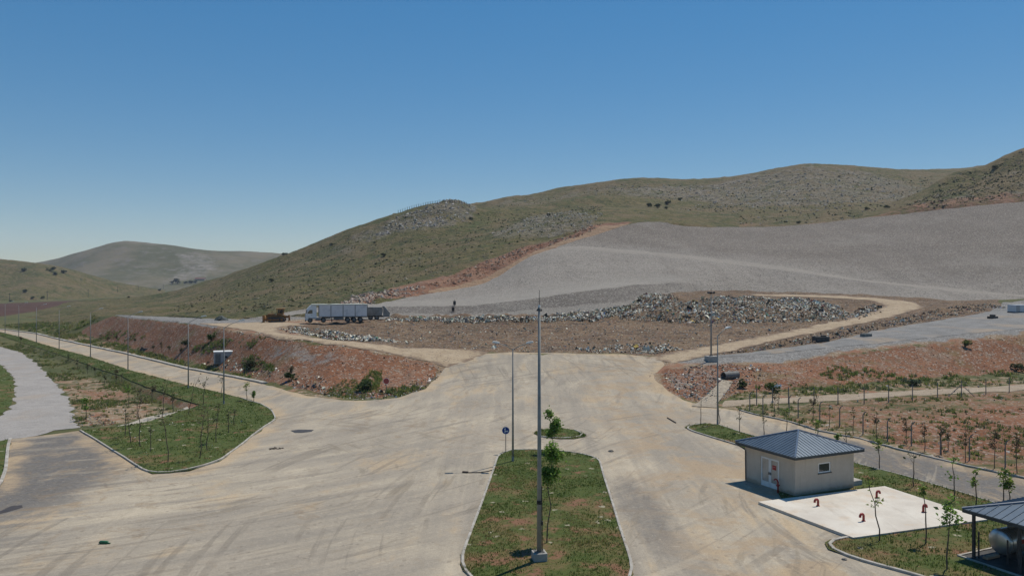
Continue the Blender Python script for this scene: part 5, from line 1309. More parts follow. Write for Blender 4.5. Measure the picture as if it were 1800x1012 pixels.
for px, py, tp, kd, dn, lb in RN: sapling(px, py, tp, kd, dn, lb, 'saplings along the near side of the right-hand road', random.Random(px).uniform(-.08, .08), .32)
sapling(1546, 952, 838, 'lime', 3, 'bent thin sapling in front of the yard edge, left of the others there', 'saplings in front of the yard', -.2, .22)
sapling(1627, 957, 852, 'lime', 5, 'thin sapling with a lime tuft in front of the middle of the yard edge', 'saplings in front of the yard', -.03, .16, low=.8)
sapling(1665, 1003, 882, 'green', 16, 'taller leafy green sapling in the grass left of the shelter', 'saplings in front of the yard', .07, .28, low=.62)

# ------------------------------------------------------------------ shrubs
def shrub(p, r, h, label, group=None, pal=((.040, .055, .020), (.055, .072, .026), (.03, .042, .016)), n=220, leaf=.18, name='shrub', cat='shrub'):
    rr = random.Random(int(p.x * 13 + p.y * 7)); t = thing(name, p, label, cat, group)
    mb = MB()
    for _ in range(5):
        a = rr.uniform(0, 6.3); mb.tube([(0, 0, -.1), (math.cos(a) * r * .3, math.sin(a) * r * .3, h * .5)], [r * .05, r * .02], 5)
    mb.build('stem', m_bark, t)
    cr = MB(); lumps = [(rr.gauss(0, .38) * r, rr.gauss(0, .38) * r, h * rr.uniform(.35, .75), rr.uniform(.4, .65)) for _ in range(7)]
    for _ in range(n):
        l = rr.choice(lumps); d = Vector((rr.gauss(0, 1), rr.gauss(0, 1), rr.gauss(0, 1))).normalized() * rr.uniform(.6, 1.0)
        c = Vector((l[0] + d.x * l[3] * r, l[1] + d.y * l[3] * r, max(.04, l[2] + d.z * l[3] * h * .6)))
        s = leaf * rr.uniform(.6, 1.4)
        E = Matrix.Rotation(rr.uniform(0, 6.3), 3, 'Z') @ Matrix.Rotation(rr.gauss(0, .9), 3, 'X')
        cr.col = shade(rr.choice(pal), rr, .3)
        cr.add([tuple(c + E @ Vector(q)) for q in ((-s, -s * .3, 0), (s * .2, -s * .7, s * .3), (s, .1 * s, 0), (0, s * .7, s * .2))], [(0, 1, 2, 3)])
    cr.build('crown', m_leaf, t); return t
HS = [(583.5, 431, 4, 'dark bush on the rocky spur near the skyline of the left hill'), (657.5, 428, 3.2, 'small dark bush on the left hill, left below the rocky knob'), (675, 451, 5.5, 'largest dark bush on the grassy face of the left hill'),
      (477, 495, 5, 'dark bush low on the grassy left hill above the bulldozer'), (499, 449.5, 4.5, 'dark bush where the left hill meets the skyline'), (828.5, 386, 4, 'dark bush at the right foot of the rocky knob'), (965, 379, 3.4, 'dark bush among the pale rocks above the cut'),
      (1140, 364, 6.5, 'round dark bush, left of the cluster of bushes below the far ridge'), (1156, 366.5, 7, 'largest round dark bush in the middle of the cluster below the far ridge'), (1173, 359.5, 6.5, 'dark bush at the upper right of the cluster below the far ridge'), (1171, 367.5, 4, 'smallest dark bush at the lower right of the cluster below the far ridge'), (1195, 352.5, 4.5, 'flat dark bush farther up the slope right of the cluster below the far ridge'),
      (1524, 369, 4.6, 'grey-green bush above the red cut, left of a near twin'), (1559, 366.5, 5, 'grey-green bush above the red cut, right of a near twin'), (1403, 393, 4, 'single bush standing right at the top edge of the grey slope'), (1748, 297, 5.5, 'dark bush on the skyline hill at the right edge'),
      (41, 477, 5, 'low dark bush on the far left grassy hill, leftmost there'), (90, 476, 6, 'broad dark bush on the far left grassy hill, middle one'), (112, 480, 5, 'dark bush on the far left grassy hill, rightmost upper one'), (98, 483, 4.5, 'dark bush just below the broad one on the far left hill'),
      (44, 514, 4.6, 'dark bush at the foot of the far left hill'), (56, 525, 3.8, 'dark bush above the ploughed strip, left of a pair'), (74, 524.5, 3.4, 'dark bush above the ploughed strip, right of a pair'), (18, 530.5, 3, 'small dark bush above the ploughed strip near the picture edge'), (227, 523, 2.6, 'small dark bush by the end of the red gully'), (281, 511, 2.8, 'small dark bush on the valley floor below the farm')]
for px, py, w_, lb in HS:
    p = S(px, py); k = w_ / F * p.y
    shrub(p, k, k * 1.15, lb, 'dark bushes on the hills', n=150, leaf=k * .22)
shrub(G(370, 599), .9, 1.6, 'bright green bush on the left red bank above the white kiosk', n=300, pal=[(.06, .10, .022), (.09, .13, .03), (.04, .07, .018)], leaf=.15)
shrub(G(329, 609), .9, 1.2, 'dark green bush low on the left red bank, left of the kiosk', n=260, leaf=.15)
shrub(G(1697, 610), .75, 1.3, 'bright green bush alone high on the right red bank', n=260, pal=[(.07, .11, .022), (.11, .14, .03), (.05, .08, .018)], leaf=.13)
shrub(G(1787, 651), 1.1, 1.2, 'dark bush on the right red bank near the picture edge', n=300, leaf=.15)
b_ = shrub(G(1359, 690), 1.15, 1.5, 'bright green bush with a white bag caught in it below the right bank', n=380, pal=[(.06, .11, .022), (.09, .14, .03), (.04, .08, .018)], leaf=.15)
shrub(G(1600, 678), 1.3, 1.0, 'low blue-green bush behind the long fence at the foot of the right bank', n=300, pal=[(.05, .075, .045), (.065, .09, .05)], leaf=.15)
shrub(G(1303, 682), .8, 1.2, 'green bush right of the culvert pipe', n=240, pal=[(.05, .08, .022), (.07, .10, .03)], leaf=.14)
shrub(G(643, 686), 1.3, 1.5, 'dark green bush in the bright weeds at the foot of the left bank', n=420, pal=[(.045, .08, .022), (.06, .10, .035), (.035, .06, .018)], leaf=.15)
shrub(G(440, 646), 1.2, 1.3, 'dark green bush at the foot of the left bank right of the kiosk', n=320, leaf=.15)
shrub(G(508, 669), .9, 1.2, 'green bush below the rubble of the left bank by the end of the kerb', n=260, pal=[(.05, .08, .022), (.07, .10, .03)], leaf=.14)
q = G(1360, 689)
bg_ = MB(); rr = random.Random(5)
for k in range(10):
    a = rr.uniform(0, 6.3); bg_.add([(rr.gauss(0, .22), rr.gauss(0, .05), rr.gauss(0, .16)) for _ in range(4)], [(0, 1, 2, 3)])
o = bg_.build('plastic_bag', m_white); o.location = (q.x + .15, q.y - 1.1, q.z + .95); tag(o, 'crumpled white plastic bag caught on the bright green bush', 'plastic bag')

# ------------------------------------------------------------------ fences on the right
m_post = simple('concrete_post', (.20, .185, .165), .9, 0, .2, 3)
m_wire = simple('fence_wire', (.16, .155, .15), .6, .3, .1)
def fence(pts, label, hgt, bent, braces=(), wires=4, group=None):
    P = [G(*p) for p in pts]; o0 = P[0]
    t = thing('wire_fence', o0, label, 'fence', group)
    tops = []
    for i, p in enumerate(P):
        d = p - o0; m = MB(); r = .055
        if bent:
            m.tube([(d.x, d.y, d.z - .2), (d.x, d.y, d.z + hgt - .35), (d.x + .12, d.y - .05, d.z + hgt - .1), (d.x + .28, d.y - .1, d.z + hgt)], [r * 1.2, r, r, r * .9], 4)
        else: m.tube([(d.x, d.y, d.z - .2), (d.x, d.y, d.z + hgt)], [r * 1.2, r], 4)
        if i in braces:
            for sx in (-1, 1): m.tube([(d.x + sx * 1.7, d.y, d.z), (d.x + sx * .06, d.y, d.z + hgt * .72)], r * .9, 4)
        m.build('fence_post', m_post, t)
        tops.append(d)
    w_ = MB()
    for i in range(len(tops) - 1):
        for k in range(wires):
            z = hgt * (.12 + .78 * k / (wires - 1)); w_.tube([tops[i] + Vector((0, -.06, z)), tops[i + 1] + Vector((0, -.06, z))], .006, 3, False)
    w_.build('wire', m_wire, t)
fence([(1330, 712), (1358, 711), (1386, 709.5), (1431, 711), (1473, 711), (1519, 710), (1562, 707), (1604, 704.5), (1648, 701), (1690, 697), (1733, 693), (1774, 690), (1818, 686), (1864, 682)], 'long concrete-post wire fence running along the sandy path under the right bank', 2.05, False, (9,))
fence([(1318, 722), (1341, 728), (1387, 729), (1403, 734), (1441, 742), (1476, 751), (1517, 763), (1560, 776), (1602, 784), (1653, 798), (1704, 809), (1767, 821), (1832, 836)], 'wire fence with bent-topped concrete posts running along the far kerb of the right-hand road', 2.2, True)
pp = [(700, 371.5), (712, 368.5), (724, 366), (736, 363.8), (748, 361.2), (757, 359.7), (766, 358.4), (775, 357.4), (784, 356.8), (793, 356.6), (802, 357), (811, 358.4), (820, 361), (828, 365)]
Pk = []
for (px, py) in pp:
    h = None
    for dy in range(0, 14):
        h = ray_px(px, py + dy * .8, ALL[1])
        if h: break
    if h: Pk.append(h)
t = thing('ridge_fence', Pk[0], 'line of thin fence posts along the skyline of the rocky knob', 'fence')
for i in range(len(Pk) - 1):
    for k in range(3):
        d = Pk[i].lerp(Pk[i + 1], k / 3); hh = ALL[1].ray_cast(Vector((d.x, d.y, 900)), Vector((0, 0, -1)))[0]; d = (hh or d) - Pk[0]
        MB().tube([(d.x, d.y, d.z - .3), (d.x, d.y, d.z + 1.9)], .13, 4).build('fence_post', m_dark, t)

# ------------------------------------------------------------------ vehicles on the dump
def wheel(parent, x, yv, r, w_, side):
    ty = MB(); n = 18; ring = []
    prof = [(r * .62, 0), (r * .9, 0), (r, w_ * .15), (r, w_ * .85), (r * .9, w_), (r * .62, w_)]
    v = []; f = []
    for rr_, q in prof:
        for k in range(n):
            a = 2 * math.pi * k / n; v.append((x + rr_ * math.cos(a), yv + side * (q - w_), r + rr_ * math.sin(a)))
    m = len(prof)
    for i in range(m):
        for k in range(n): f.append((i * n + k, i * n + (k + 1) % n, ((i + 1) % m) * n + (k + 1) % n, ((i + 1) % m) * n + k))
    ty.add(v, f); wo = ty.build('wheel', m_tyre, parent)
    MB().tube([(x, yv - side * w_ * .7, r), (x, yv - side * w_ * .12, r), (x, yv - side * .02, r)], [r * .6, r * .6, r * .25], 14).build('rim', m_steel_d, wo)
m_cab = simple('white_cab_paint', (.70, .71, .71), .35, 0, .05, 1, .5, (.52, .48, .42))
m_trl = simple('grey_white_trailer_panel', (.70, .665, .65), .55, 0, .06, .8, .35, (.44, .43, .43))
q = G(541, 568)
HEAD = R(180 + 15)
rear = Vector((-math.cos(HEAD), -math.sin(HEAD), 0))
tr = thing('semi_truck', (q.x, q.y, gz(q.x + rear.x * 6, q.y + rear.y * 6) + .12), 'white articulated lorry with a long grey-white box trailer parked on the dump', 'lorry', rz=HEAD)
# local: +x is forward, cab front at x=0.6
cb = MB()
cb.prism([(-1.75, .95), (-1.75, 3.0), (-1.45, 3.55), (-.45, 3.5), (.22, 2.75), (.48, 1.75), (.52, .5), (.05, .42), (-.2, .95)], 1, -1.2, 1.2)
cb.build('cab', m_cab, tr)
MB().prism([(.235, 2.70), (.445, 1.84), (.475, 1.84), (.265, 2.72)], 1, -1.06, 1.06).build('windscreen', m_glass, tr)
for sy in (-1, 1):
    dr = MB().prism([(-1.05, 1.02), (-1.05, 2.74), (-.35, 2.74), (.1, 2.2), (.22, 1.75), (.22, 1.02)], 1, sy * 1.203, sy * 1.222).build('door', m_cab, tr)
    MB().prism([(-.92, 1.88), (-.92, 2.62), (-.38, 2.62), (.02, 2.12), (.08, 1.88)], 1, sy * 1.224, sy * 1.236).build('side_window', m_glass, dr)
    MB().box(-.85, sy * 1.226 - .01, 1.55, -.65, sy * 1.226 + .02, 1.6).build('handle', m_black, dr)
    MB().bevbox(.25, sy * 1.42 - .13, 1.95, .36, sy * 1.42 + .13, 2.6, .02).build('mirror', m_black, tr)
    MB().bevbox(.44, sy * .9 - .18, .6, .545, sy * .9 + .18, .82, .02).build('headlight', m_lampw, tr)
MB().bevbox(.40, -.95, 1.0, .56, .95, 1.62, .03).build('grille', m_black, tr)
MB().bevbox(.30, -1.21, .32, .585, 1.21, .58, .04).build('bumper', m_black, tr)
MB().prism([(-1.7, 3.0), (-1.7, 3.68), (-1.2, 3.72), (-.5, 3.5)], 1, -1.05, 1.05).build('roof_deflector', m_cab, tr)
ch = MB(); ch.box(-4.6, -.45, .75, .1, .45, .95); ch.box(-11.8, -.5, 1.02, -3.0, .5, 1.22); ch.build('chassis', m_dark, tr)
MB().tube([(-1.5, .95, .7), (-2.6, .95, .7)], .3, 14).build('fuel_tank', m_steel, tr)
tl = MB().box(-12.0, -1.25, 1.25, -2.15, 1.25, 3.62).build('trailer_box', m_trl, tr)
rb = MB()
for sy in (-1, 1):
    for x in (-11.98, -9.5, -7.05, -4.6, -2.2): rb.box(x - .06, sy * 1.253, 1.27, x + .06, sy * 1.285, 3.6) if sy > 0 else rb.box(x - .06, -1.285, 1.27, x + .06, -1.253, 3.6)
    ya, yb = (1.253, 1.30) if sy > 0 else (-1.30, -1.253)
    rb.box(-12.0, ya, 1.12, -2.15, yb, 1.26)
rb.build('rib', m_steel_d, tl)
tp_ = MB(); n_ = 16; v = []
for i in range(n_ + 1):
    x = -12.05 + 11.35 * i / n_; s_ = .07 * math.sin(i * 1.9) * (i % 2)
    v += [(x, -1.3, 3.56), (x, -1.27, 3.72 - s_ * .4), (x, 0, 3.79 - s_), (x, 1.27, 3.72 - s_ * .4), (x, 1.3, 3.56)]
tp_.add(v, [(i * 5 + k, i * 5 + k + 1, i * 5 + k + 6, i * 5 + k + 5) for i in range(n_) for k in range(4)]); tp_.build('tarpaulin', simple('pale_green_tarp', (.42, .43, .37), .7, 0, .12), tl)
for sy in (-1, 1):
    for x in (-.45, -3.1): wheel(tr, x, sy * 1.2, .52, .34, sy)
    for x in (-8.0, -9.3, -10.6): wheel(tr, x, sy * 1.22, .52, .38, sy)
    MB().box(-4.9, sy * .9 - .06, .1, -4.75, sy * .9 + .06, 1.05).build('landing_leg', m_dark, tr)
    MB().box(-7.2, sy * 1.2 - .02, .55, -5.2, sy * 1.2 + .02, .95).build('side_guard', m_steel_d, tr)
q = G(664, 562.5)
gt = thing('refuse_truck', (q.x - 4.4, q.y + 5.0, gz(q.x, q.y + 5) + .15), 'dirty grey refuse collection truck standing behind the rear end of the lorry', 'refuse truck', rz=HEAD - R(6))
m_gar = simple('dirty_grey_body', (.22, .215, .20), .7, 0, .2, 1.5, .3, (.14, .12, .10))
gb = MB().prism([(-4.4, .95), (-4.6, 2.2), (-4.3, 2.75), (.6, 2.8), (.6, .95)], 1, -1.2, 1.2).build('body', m_gar, gt)
r2 = MB()
for x in (-3.6, -2.4, -1.2, 0): r2.box(x - .05, -1.25, 1.0, x + .05, -1.203, 2.7); r2.box(x - .05, 1.203, 1.0, x + .05, 1.25, 2.7)
r2.build('rib', m_gar, gb)
MB().prism([(-4.62, .7), (-4.7, 2.3), (-4.4, 2.95), (-4.9, 2.95), (-6.1, 1.5), (-6.0, .7)], 1, -1.15, 1.15).build('tailgate', m_gar, gt)
MB().prism([(.75, .8), (.75, 2.7), (2.1, 2.65), (2.5, 1.7), (2.55, .6), (1.2, .6)], 1, -1.15, 1.15).build('cab', m_cab, gt)
MB().box(2.3, -1.0, 1.75, 2.47, 1.0, 2.45).build('windscreen', m_glass, gt)
MB().box(-4.8, -.45, .62, 2.3, .45, .93).build('chassis', m_dark, gt)
for sy in (-1, 1):
    for x in (1.7, -2.0, -3.3): wheel(gt, x, sy * 1.15, .5, .34, sy)
# bulldozer
m_doz = simple('rusty_yellow_paint', (.20, .10, .028), .7, 0, .25, 3, .3, (.11, .05, .024))
q = G(487, 566)
dz = thing('bulldozer', (q.x, q.y, gz(q.x, q.y) + .02), 'rusty yellow crawler bulldozer parked left of the lorry', 'bulldozer', rz=R(180 + 8)); dz.scale = (1.13, 1.13, 1.13)
for sy in (-1, 1):
    n = 20; outer = []
    for k in range(n):
        a = 2 * math.pi * k / n; outer.append(((1.15 if math.cos(a) > 0 else -1.15) + .45 * math.cos(a), .47 + .45 * math.sin(a)))
    tm = MB().prism(outer, 1, *sorted((sy * .72, sy * 1.2)))
    for x in [-1.1 + .2 * k for k in range(12)]:
        a_, b_2 = sorted((sy * .70, sy * 1.22)); tm.box(x - .03, a_, .90, x + .03, b_2, .965)
    tk_ = tm.build('track', m_dark, dz)
    for x in (-1.05, -.4, .4, 1.05): MB().tube([(x, sy * 1.2, .47), (x, sy * 1.23, .47)], .24 if abs(x) > 1 else .17, 12).build('roller', m_doz, tk_)
    MB().box(-.3, sy * 1.28 - .06, .38, 2.0, sy * 1.28 + .06, .58).build('push_arm', m_doz, dz)
MB().prism([(-1.5, .6), (-1.5, 1.35), (.1, 1.45), (1.75, 1.42), (1.85, 1.25), (1.85, .55)], 1, -.66, .66).build('body', m_doz, dz)
hd = MB(); hd.bevbox(.35, -.5, 1.43, 1.7, .5, 1.62, .03); hd.tube([(.9, .2, 1.6), (.9, .2, 2.15)], .06, 8); hd.build('engine_hood', m_doz, dz)
cb = MB(); cb.box(-1.25, -.62, 1.46, -.05, .62, 1.72)
for x in (-1.25, -.65, -.08):
    for yv in (-.66, .60): cb.box(x, yv, 1.7, x + .08, yv + .08, 2.5)
cb.build('cab', m_doz, dz); MB().bevbox(-1.45, -.85, 2.5, .15, .85, 2.64, .04).build('cab_roof', m_doz, dz)
gl = MB(); gl.box(-1.17, -.64, 1.75, -.66, -.62, 2.48); gl.box(-.57, -.64, 1.75, -.1, -.62, 2.48); gl.build('cab_window', m_glass, dz)
MB().bevbox(-.95, -.28, 1.73, -.4, .28, 2.2, .05).build('seat', m_black, dz)
bl = MB(); pr = []
for k in range(7): a = R(-42 + 14 * k); pr.append((2.75 - .75 * math.cos(a) , .70 + .85 * math.sin(a)))
pr2 = [(x + .1, z) for x, z in reversed(pr)]
bl.prism([(x + .25, z) for x, z in pr] + [(x + .25, z) for x, z in pr2], 1, -1.75, 1.75); bl.box(2.02, -1.82, .05, 2.45, -1.752, 1.35); bl.box(2.02, 1.752, .05, 2.45, 1.82, 1.35); bl.build('blade', m_doz, dz)
rp = MB(); rp.box(-2.3, -.8, .85, -2.05, .8, 1.1); rp.box(-2.1, -.5, .8, -1.5, -.38, 1.2); rp.box(-2.1, .38, .8, -1.5, .5, 1.2)
for yv in (-.7, 0, .7): rp.prism([(-2.12, 1.35), (-2.32, 1.35), (-2.42, .3), (-2.2, .15), (-2.25, .6)], 1, yv - .06, yv + .06)
rp.build('ripper', m_doz, dz)

# ------------------------------------------------------------------ boxes, chambers, barrels
def box_thing(name, px, py, w_, d, h, mat, label, cat, rz=.2, lid=None, extra=None):
    p = G(px, py); t = thing(name, (p.x, p.y + d / 2, p.z - .04), label, cat, rz=rz)
    MB().bevbox(-w_ / 2, -d / 2, 0, w_ / 2, d / 2, h, .03).build('body', mat, t)
    if lid: MB().bevbox(-w_ / 2 - .06, -d / 2 - .06, h, w_ / 2 + .06, d / 2 + .06, h + .12, .02).build('roof', lid, t)
    if extra: extra(t, w_, d, h)
    return t
m_kiosk = simple('grey_kiosk_render', (.36, .345, .34), .9, 0, .1, 2)
def kx(t, w_, d, h):
    MB().box(-w_ / 2 + .25, -d / 2 - .03, .1, -w_ / 2 + 1.1, -d / 2, h - .25).build('door', m_steel_d, t)
    MB().box(w_ / 2 - 1.2, -d / 2 - .02, .9, w_ / 2 - .8, -d / 2, 1.3).build('vent', m_black, t)
    MB().box(-w_ / 2 - .02, -.3, .9, -w_ / 2, .1, 1.3).build('vent', m_black, t)
p = G(386, 640)
box_thing('transformer_kiosk', 388, 638.5, 3.0, 2.2, 1.95, m_kiosk, 'grey kiosk with a white flat roof standing between the left road and the red bank', 'kiosk', .35, m_white, kx)
def tr_x(t, w_, d, h): MB().bevbox(-w_ / 2 + .1, -.2, h, -w_ / 2 + .5, .2, h + .3, .03).build('hatch', m_black, t)
box_thing('concrete_trough', 253, 617, 1.75, 1.0, .62, m_conc_d, 'low black box behind the kerb of the left road', 'box', .1, None, tr_x)
def bx_(t, w_, d, h):
    MB().bevbox(w_ / 2 - 1.1, -.35, h, w_ / 2 - .35, .35, h + .22, .03).build('hatch', m_black, t)
    MB().tube([(-w_ / 2 + .1, 0, h), (-w_ / 2 - .1, 0, h + .35)], .03, 6).build('handle', m_steel, t)
box_thing('valve_chamber', 1446, 601, 2.4, 1.6, .95, m_conc_d, 'black square chamber with a hatch beside the grey road on the right', 'chamber', .1, None, bx_)
box_thing('valve_chamber', 1525, 592, 1.6, 1.2, .6, simple('grey_chamber', (.17, .175, .16), .9), 'small grey-green chamber sunk at the edge of the grey road', 'chamber', .2, None, lambda t, w_, d, h: MB().bevbox(-.4, -.35, h, .4, .35, h + .06, .02).build('hatch', m_steel_d, t))
box_thing('valve_chamber', 1748, 560, 1.6, 1.2, .5, m_conc_d, 'small black chamber far up the grey road near the white container', 'chamber', .2, None, lambda t, w_, d, h: MB().bevbox(-.4, -.35, h, .4, .35, h + .35, .03).build('hatch', m_black, t))
box_thing('container', 1796, 549.5, 3.2, 2.4, 1.75, simple('pale_container', (.52, .53, .54), .6, 0, .06), 'pale grey container on the grey road at the right edge of the picture', 'container', .1, None,
          lambda t, w_, d, h: (MB().box(-w_ / 2 - .03, -d / 2 - .03, 0, w_ / 2 + .03, d / 2 + .03, .22).build('skid', m_dark, t), MB().box(-w_ / 2 + .2, -d / 2 - .025, .3, -w_ / 2 + 1.1, -d / 2, h - .15).build('door', m_kiosk, t)))
box_thing('crate', 270, 553, 1.5, 1.2, .75, simple('blue_grey_box', (.28, .30, .32), .8), 'blue-grey crate at the far end of the left terrace', 'crate', .2, None, lambda t, w_, d, h: MB().box(-.6, -.63, .1, .6, -.60, .6).build('panel', m_steel, t))
p = G(293, 553.5); t = thing('marker_post', p, 'short black post at the far edge of the left terrace', 'post'); MB().tube([(0, 0, -.1), (0, 0, 1.0)], .12, 8).build('post', m_black, t); MB().tube([(0, 0, 1.0), (0, 0, 1.08)], .15, 8).build('cap', m_black, t)
p = G(389, 563)
tb = MB(); rr = random.Random(3); v = []; f = []
for i in range(9):
    for j in range(6):
        x, y_ = (i - 4) * .38, (j - 2.5) * .4; e = max(0, 1 - (x / 1.6) ** 2 - (y_ / 1.1) ** 2)
        v.append((x + rr.gauss(0, .05), y_ + rr.gauss(0, .05), -.08 + 1.15 * e ** .6 * rr.uniform(.75, 1.1)))
for i in range(8):
    for j in range(5): f.append((i * 6 + j, (i + 1) * 6 + j, (i + 1) * 6 + j + 1, i * 6 + j + 1))
o = tb.add(v, f).build('covered_pile', simple('dark_green_sheet', (.065, .075, .068), .7, 0, .3)); o.location = p; tag(o, 'pile under a dark grey-green sheet left of the bulldozer', 'covered pile')
for (px, py, lb) in ((799, 537, 'upper of two dark square boxes on poles on the grey slope'), (796.5, 548, 'lower of two dark square boxes on poles on the grey slope')):  # gas well heads, modelled as dark boxes on poles
    p = S(px, py); k = p.y / F
    t = thing('well_head', p, lb, 'well head', 'dark boxes on poles on the grey slope')
    MB().tube([(0, .1, -.2), (0, .1, 11 * k)], .05, 6).build('pole', m_dark, t)
    MB().bevbox(-2.3 * k, -.18, 1.2 * k, 2.3 * k, .18, 8.2 * k, .04).build('box', simple('dark_well_head', (.035, .03, .03), .7), t)
# culvert with its concrete chute
p = G(1281, 664)
t = thing('culvert_pipe', (p.x, p.y, p.z), 'dark drain pipe sticking out of the right bank above a concrete chute', 'drain pipe', rz=.5)
cv = MB(); n = 16; v = []; f = []
for (x, r) in ((-1.0, .55), (-1.0, .46), (1.6, .46), (1.6, .55)):
    for k in range(n): a = 2 * math.pi * k / n; v.append((x, r * math.cos(a), .35 + r * math.sin(a)))
for i in range(4):
    for k in range(n): f.append((i * n + k, i * n + (k + 1) % n, ((i + 1) % 4) * n + (k + 1) % n, ((i + 1) % 4) * n + k))
cv.add(v, f).build('pipe', m_steel_d, t); MB().tube([(.2, 0, .35), (.22, 0, .35)], .455, 16).build('opening', m_black, t)
cu = ribbon([(1279, 668), (1268, 684), (1252, 700), (1242, 711), (1238, 716)], [1.5, 1.7, 2.0, 2.4, 3.0])
drape('concrete_chute', rough_edge(cu, .5, .06, 3), simple('chute_concrete', (.30, .255, .195), .9, 0, .2, 2, .2, (.22, .17, .12)), .10, 1)

# ------------------------------------------------------------------ small things on the yard
p = G(183, 956)
o = MB().tube([(-.3, 0, .06), (-.22, 0, .1), (.2, 0, .1), (.28, 0, .05), (.36, 0, .05)], [.03, .09, .09, .04, .03], 8).build('plastic_bottle', simple('green_plastic', (.02, .11, .05), .3), None, True); o.location = p + Vector((0, 0, .02)); tag(o, 'flattened green bottle lying alone on the dusty road at lower left', 'bottle')
p = G(1074, 794)
def rock_thing(p, s, label, cat='rock', mat=None, name='rock', seed=1):
    rr = random.Random(seed); b = MB(); v = []; f = []
    n, m = 9, 6
    for i in range(m):
        th = math.pi * (i + .3) / (m - .4)
        for k in range(n):
            a = 2 * math.pi * k / n; q_ = s * (.8 + .4 * rr.random())
            v.append((q_ * math.sin(th) * math.cos(a) * 1.25, q_ * math.sin(th) * math.sin(a), s * .35 + q_ * math.cos(th) * .6))
    for i in range(m - 1):
        for k in range(n): f.append((i * n + k, (i + 1) * n + k, (i + 1) * n + (k + 1) % n, i * n + (k + 1) % n))
    f.append(tuple(range(n))); f.append(tuple((m - 1) * n + k for k in range(n - 1, -1, -1)))
    o = b.add(v, f).build(name, mat or simple('rock_grey', (.20, .18, .155), .95, 0, .25, 6)); o.location = p; return tag(o, label, cat)
rock_thing(p, .2, 'fist-like grey rock lying on the road right of the central island')
rock_thing(G(1484, 984), .13, 'small dark stone on the road by the lower right kerb', seed=2)
m_deb = simple('dark_debris', (.05, .04, .034), .9, 0, .3, 5)
def drawn(name, pts, r, label, cat, mat=m_deb):
    P = [G(*q) for q in pts]; o0 = P[0]
    o = MB().tube([p - o0 + Vector((0, 0, .03 + r)) for p in P], r, 6).build(name, mat); o.location = o0; return tag(o, label, cat)
drawn('cable', [(812, 831.5), (825, 831.5), (845, 831), (858, 829), (867, 826)], .035, 'thin dark cable lying from the road up to the central island kerb', 'cable')
drawn('plank', [(813, 831), (823, 831.6)], .07, 'dark stick at the road end of the thin cable', 'stick')
drawn('plank', [(1173, 735), (1188, 744)], .06, 'dark straight stick on the road in front of the right bank', 'stick')
rr = random.Random(12)
t = MB()
for _ in range(14): a = rr.uniform(0, 3.1); c = Vector((rr.gauss(0, .35), rr.gauss(0, .2), .05)); d = Vector((math.cos(a), math.sin(a), rr.gauss(0, .1))) * .25; t.tube([c - d, c + d], .025, 5)
o = t.build('twig_heap', m_deb); o.location = G(483, 789); tag(o, 'small heap of dark twigs on the road right of the left lawn kerb', 'twigs')
def stain(poly, col, name, rough=.6):
    drape(name, rough_edge(to_xy(poly), .3, .12, 6), simple(name, col, rough, 0, .25, 2), .045, 1)
stain([(-20, 905), (0, 898), (20, 890), (38, 888), (40, 892), (20, 899), (0, 904), (-20, 908)], (.06, .045, .035), 'puddle', .5)
stain([(511, 757), (525, 755), (552, 755.5), (548, 759), (530, 761), (518, 761)], (.05, .045, .042), 'oil_stain')
m_lid = simple('rusty_lid', (.24, .17, .11), .8, 0, .2)

# ------------------------------------------------------------------ far valley
for i, (px, py, hh) in enumerate([(17, 529, 14), (83, 526, 15), (155, 522, 14), (207, 514, 11), (243, 510, 8), (287, 508, 8), (8, 556, 5), (41, 557, 5)]):
    if i > 5: continue
    p = S(px, py); k = p.y / F
    t = thing('utility_pole', p, 'distant power pole on the valley floor, %s from the left' % ORD[i], 'utility pole', 'power poles across the valley')
    MB().tube([(0, 0, -.5), (0, 0, hh * k)], [.22, .15], 6).build('pole', m_dark, t); MB().box(-1.0, -.08, hh * k - .8, 1.0, .08, hh * k - .6).build('crossarm', m_dark, t)
p = S(352, 492); k = p.y / F
t = thing('farmhouse', p, 'tiny red-roofed farm building at the foot of the far hill', 'farmhouse', rz=.2)
MB().box(-8 * k, -5, -2, 8 * k, 5, 2 * k).build('wall', m_plaster, t)
MB().prism([(-6, 2 * k), (6, 2 * k), (0, 4 * k)], 0, -8.5 * k, 8.5 * k).build('roof', simple('red_tiles', (.13, .05, .038), .8), t)
for i, (px, py, r, lb) in enumerate(((312, 499, 6.5, 'tallest dark tree left of the far farm'), (303, 499, 4.5, 'low dark tree, left of the tallest one by the far farm'), (335, 498, 5.0, 'broad dark tree below the far farm'), (326, 498.5, 4.0, 'small dark tree between the tallest and the broad one by the far farm'), (344, 497.5, 4, 'rightmost dark tree below the far farm'))):
    p = S(px, py); k = p.y / F; shrub(p, r * k, r * k * (1.5 if i == 0 else 1.1), lb, 'dark trees by the far farm', n=200, leaf=r * k * .2, name='tree', cat='tree')
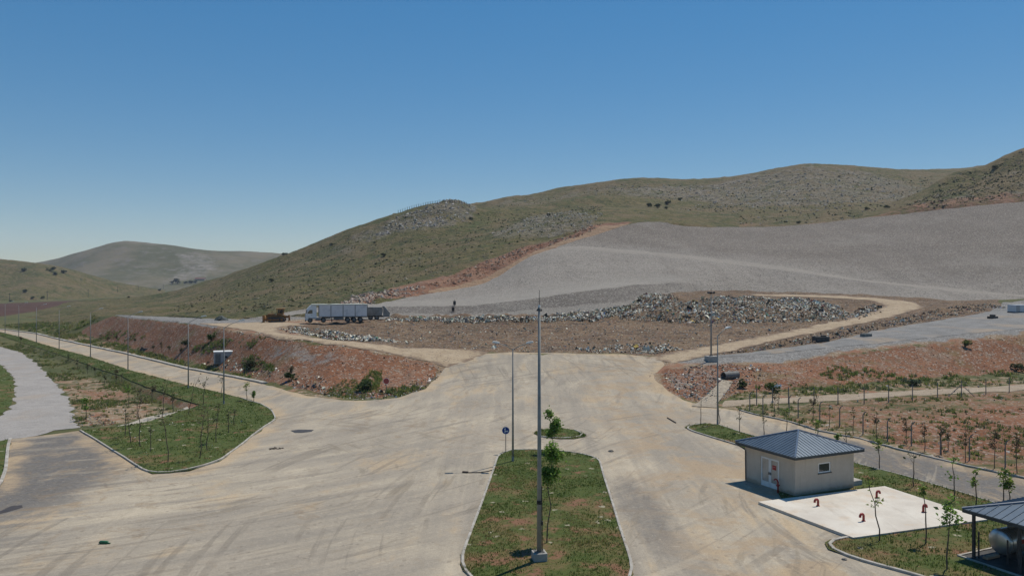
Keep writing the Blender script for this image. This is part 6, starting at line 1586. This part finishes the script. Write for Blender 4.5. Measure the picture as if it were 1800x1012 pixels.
# ------------------------------------------------------------------ camera, sky, sun, haze
cam = bpy.data.cameras.new('camera'); co = link(bpy.data.objects.new('camera', cam))
co.location = (0, 0, H); co.rotation_euler = (R(90), 0, 0)
cam.sensor_width = 36; cam.lens = 36 * F / 1800; cam.shift_y = -16 / 1800; cam.clip_end = 9000; cam.clip_start = .5
sc = bpy.context.scene; sc.camera = co
SUN_EL, SUN_AZ = 62.0, 43.0
w = bpy.data.worlds.new('World'); sc.world = w; w.use_nodes = True
nt = w.node_tree; bg = nt.nodes['Background']
sky = nt.nodes.new('ShaderNodeTexSky'); sky.sky_type = 'NISHITA'; sky.sun_disc = False
sky.sun_elevation = R(SUN_EL); sky.sun_rotation = R(SUN_AZ); sky.altitude = 1100; sky.air_density = 1.0; sky.dust_density = .0; sky.ozone_density = 3.0
hs_ = nt.nodes.new('ShaderNodeHueSaturation'); hs_.inputs['Hue'].default_value = .502; hs_.inputs['Saturation'].default_value = 1.92
sc_ = nt.nodes.new('ShaderNodeVectorMath'); sc_.operation = 'SCALE'; sc_.inputs['Scale'].default_value = .1
gm_ = nt.nodes.new('ShaderNodeGamma'); gm_.inputs[1].default_value = .53
nt.links.new(sky.outputs[0], sc_.inputs[0]); nt.links.new(sc_.outputs[0], gm_.inputs[0]); nt.links.new(gm_.outputs[0], hs_.inputs['Color'])
nt.links.new(hs_.outputs[0], bg.inputs[0]); bg.inputs[1].default_value = .625
sl = bpy.data.lights.new('sun', 'SUN'); sl.energy = 3.95; sl.angle = R(.53); sl.color = (1.0, .93, .81)
so = link(bpy.data.objects.new('sun', sl)); so.location = (60, 60, 120)
sd = Vector((math.sin(R(SUN_AZ)) * math.cos(R(SUN_EL)), math.cos(R(SUN_AZ)) * math.cos(R(SUN_EL)), math.sin(R(SUN_EL))))
so.rotation_euler = sd.to_track_quat('Z', 'Y').to_euler()
HAZE = True
if HAZE:
    mh = bpy.data.materials.new('haze'); mh.use_nodes = True
    mh.node_tree.nodes.clear()
    ho = mh.node_tree.nodes.new('ShaderNodeOutputMaterial'); hv = mh.node_tree.nodes.new('ShaderNodeVolumePrincipled')
    hv.inputs['Color'].default_value = (.72, .82, 1.0, 1); hv.inputs['Density'].default_value = .00010; hv.inputs['Anisotropy'].default_value = .2
    mh.node_tree.links.new(hv.outputs[0], ho.inputs['Volume'])
    hb = MB().box(-3200, -60, -32, 3200, 2900, 150).build('haze', mh); tag(hb, kind='stuff')
sc.render.engine = 'CYCLES'
sc.cycles.max_bounces = 4; sc.cycles.diffuse_bounces = 2; sc.cycles.glossy_bounces = 2; sc.cycles.transmission_bounces = 2; sc.cycles.volume_bounces = 0
sc.cycles.use_denoising = True
sc.view_settings.view_transform = 'Standard'; sc.view_settings.look = 'None'; sc.view_settings.exposure = 0.08; sc.view_settings.gamma = 1.0
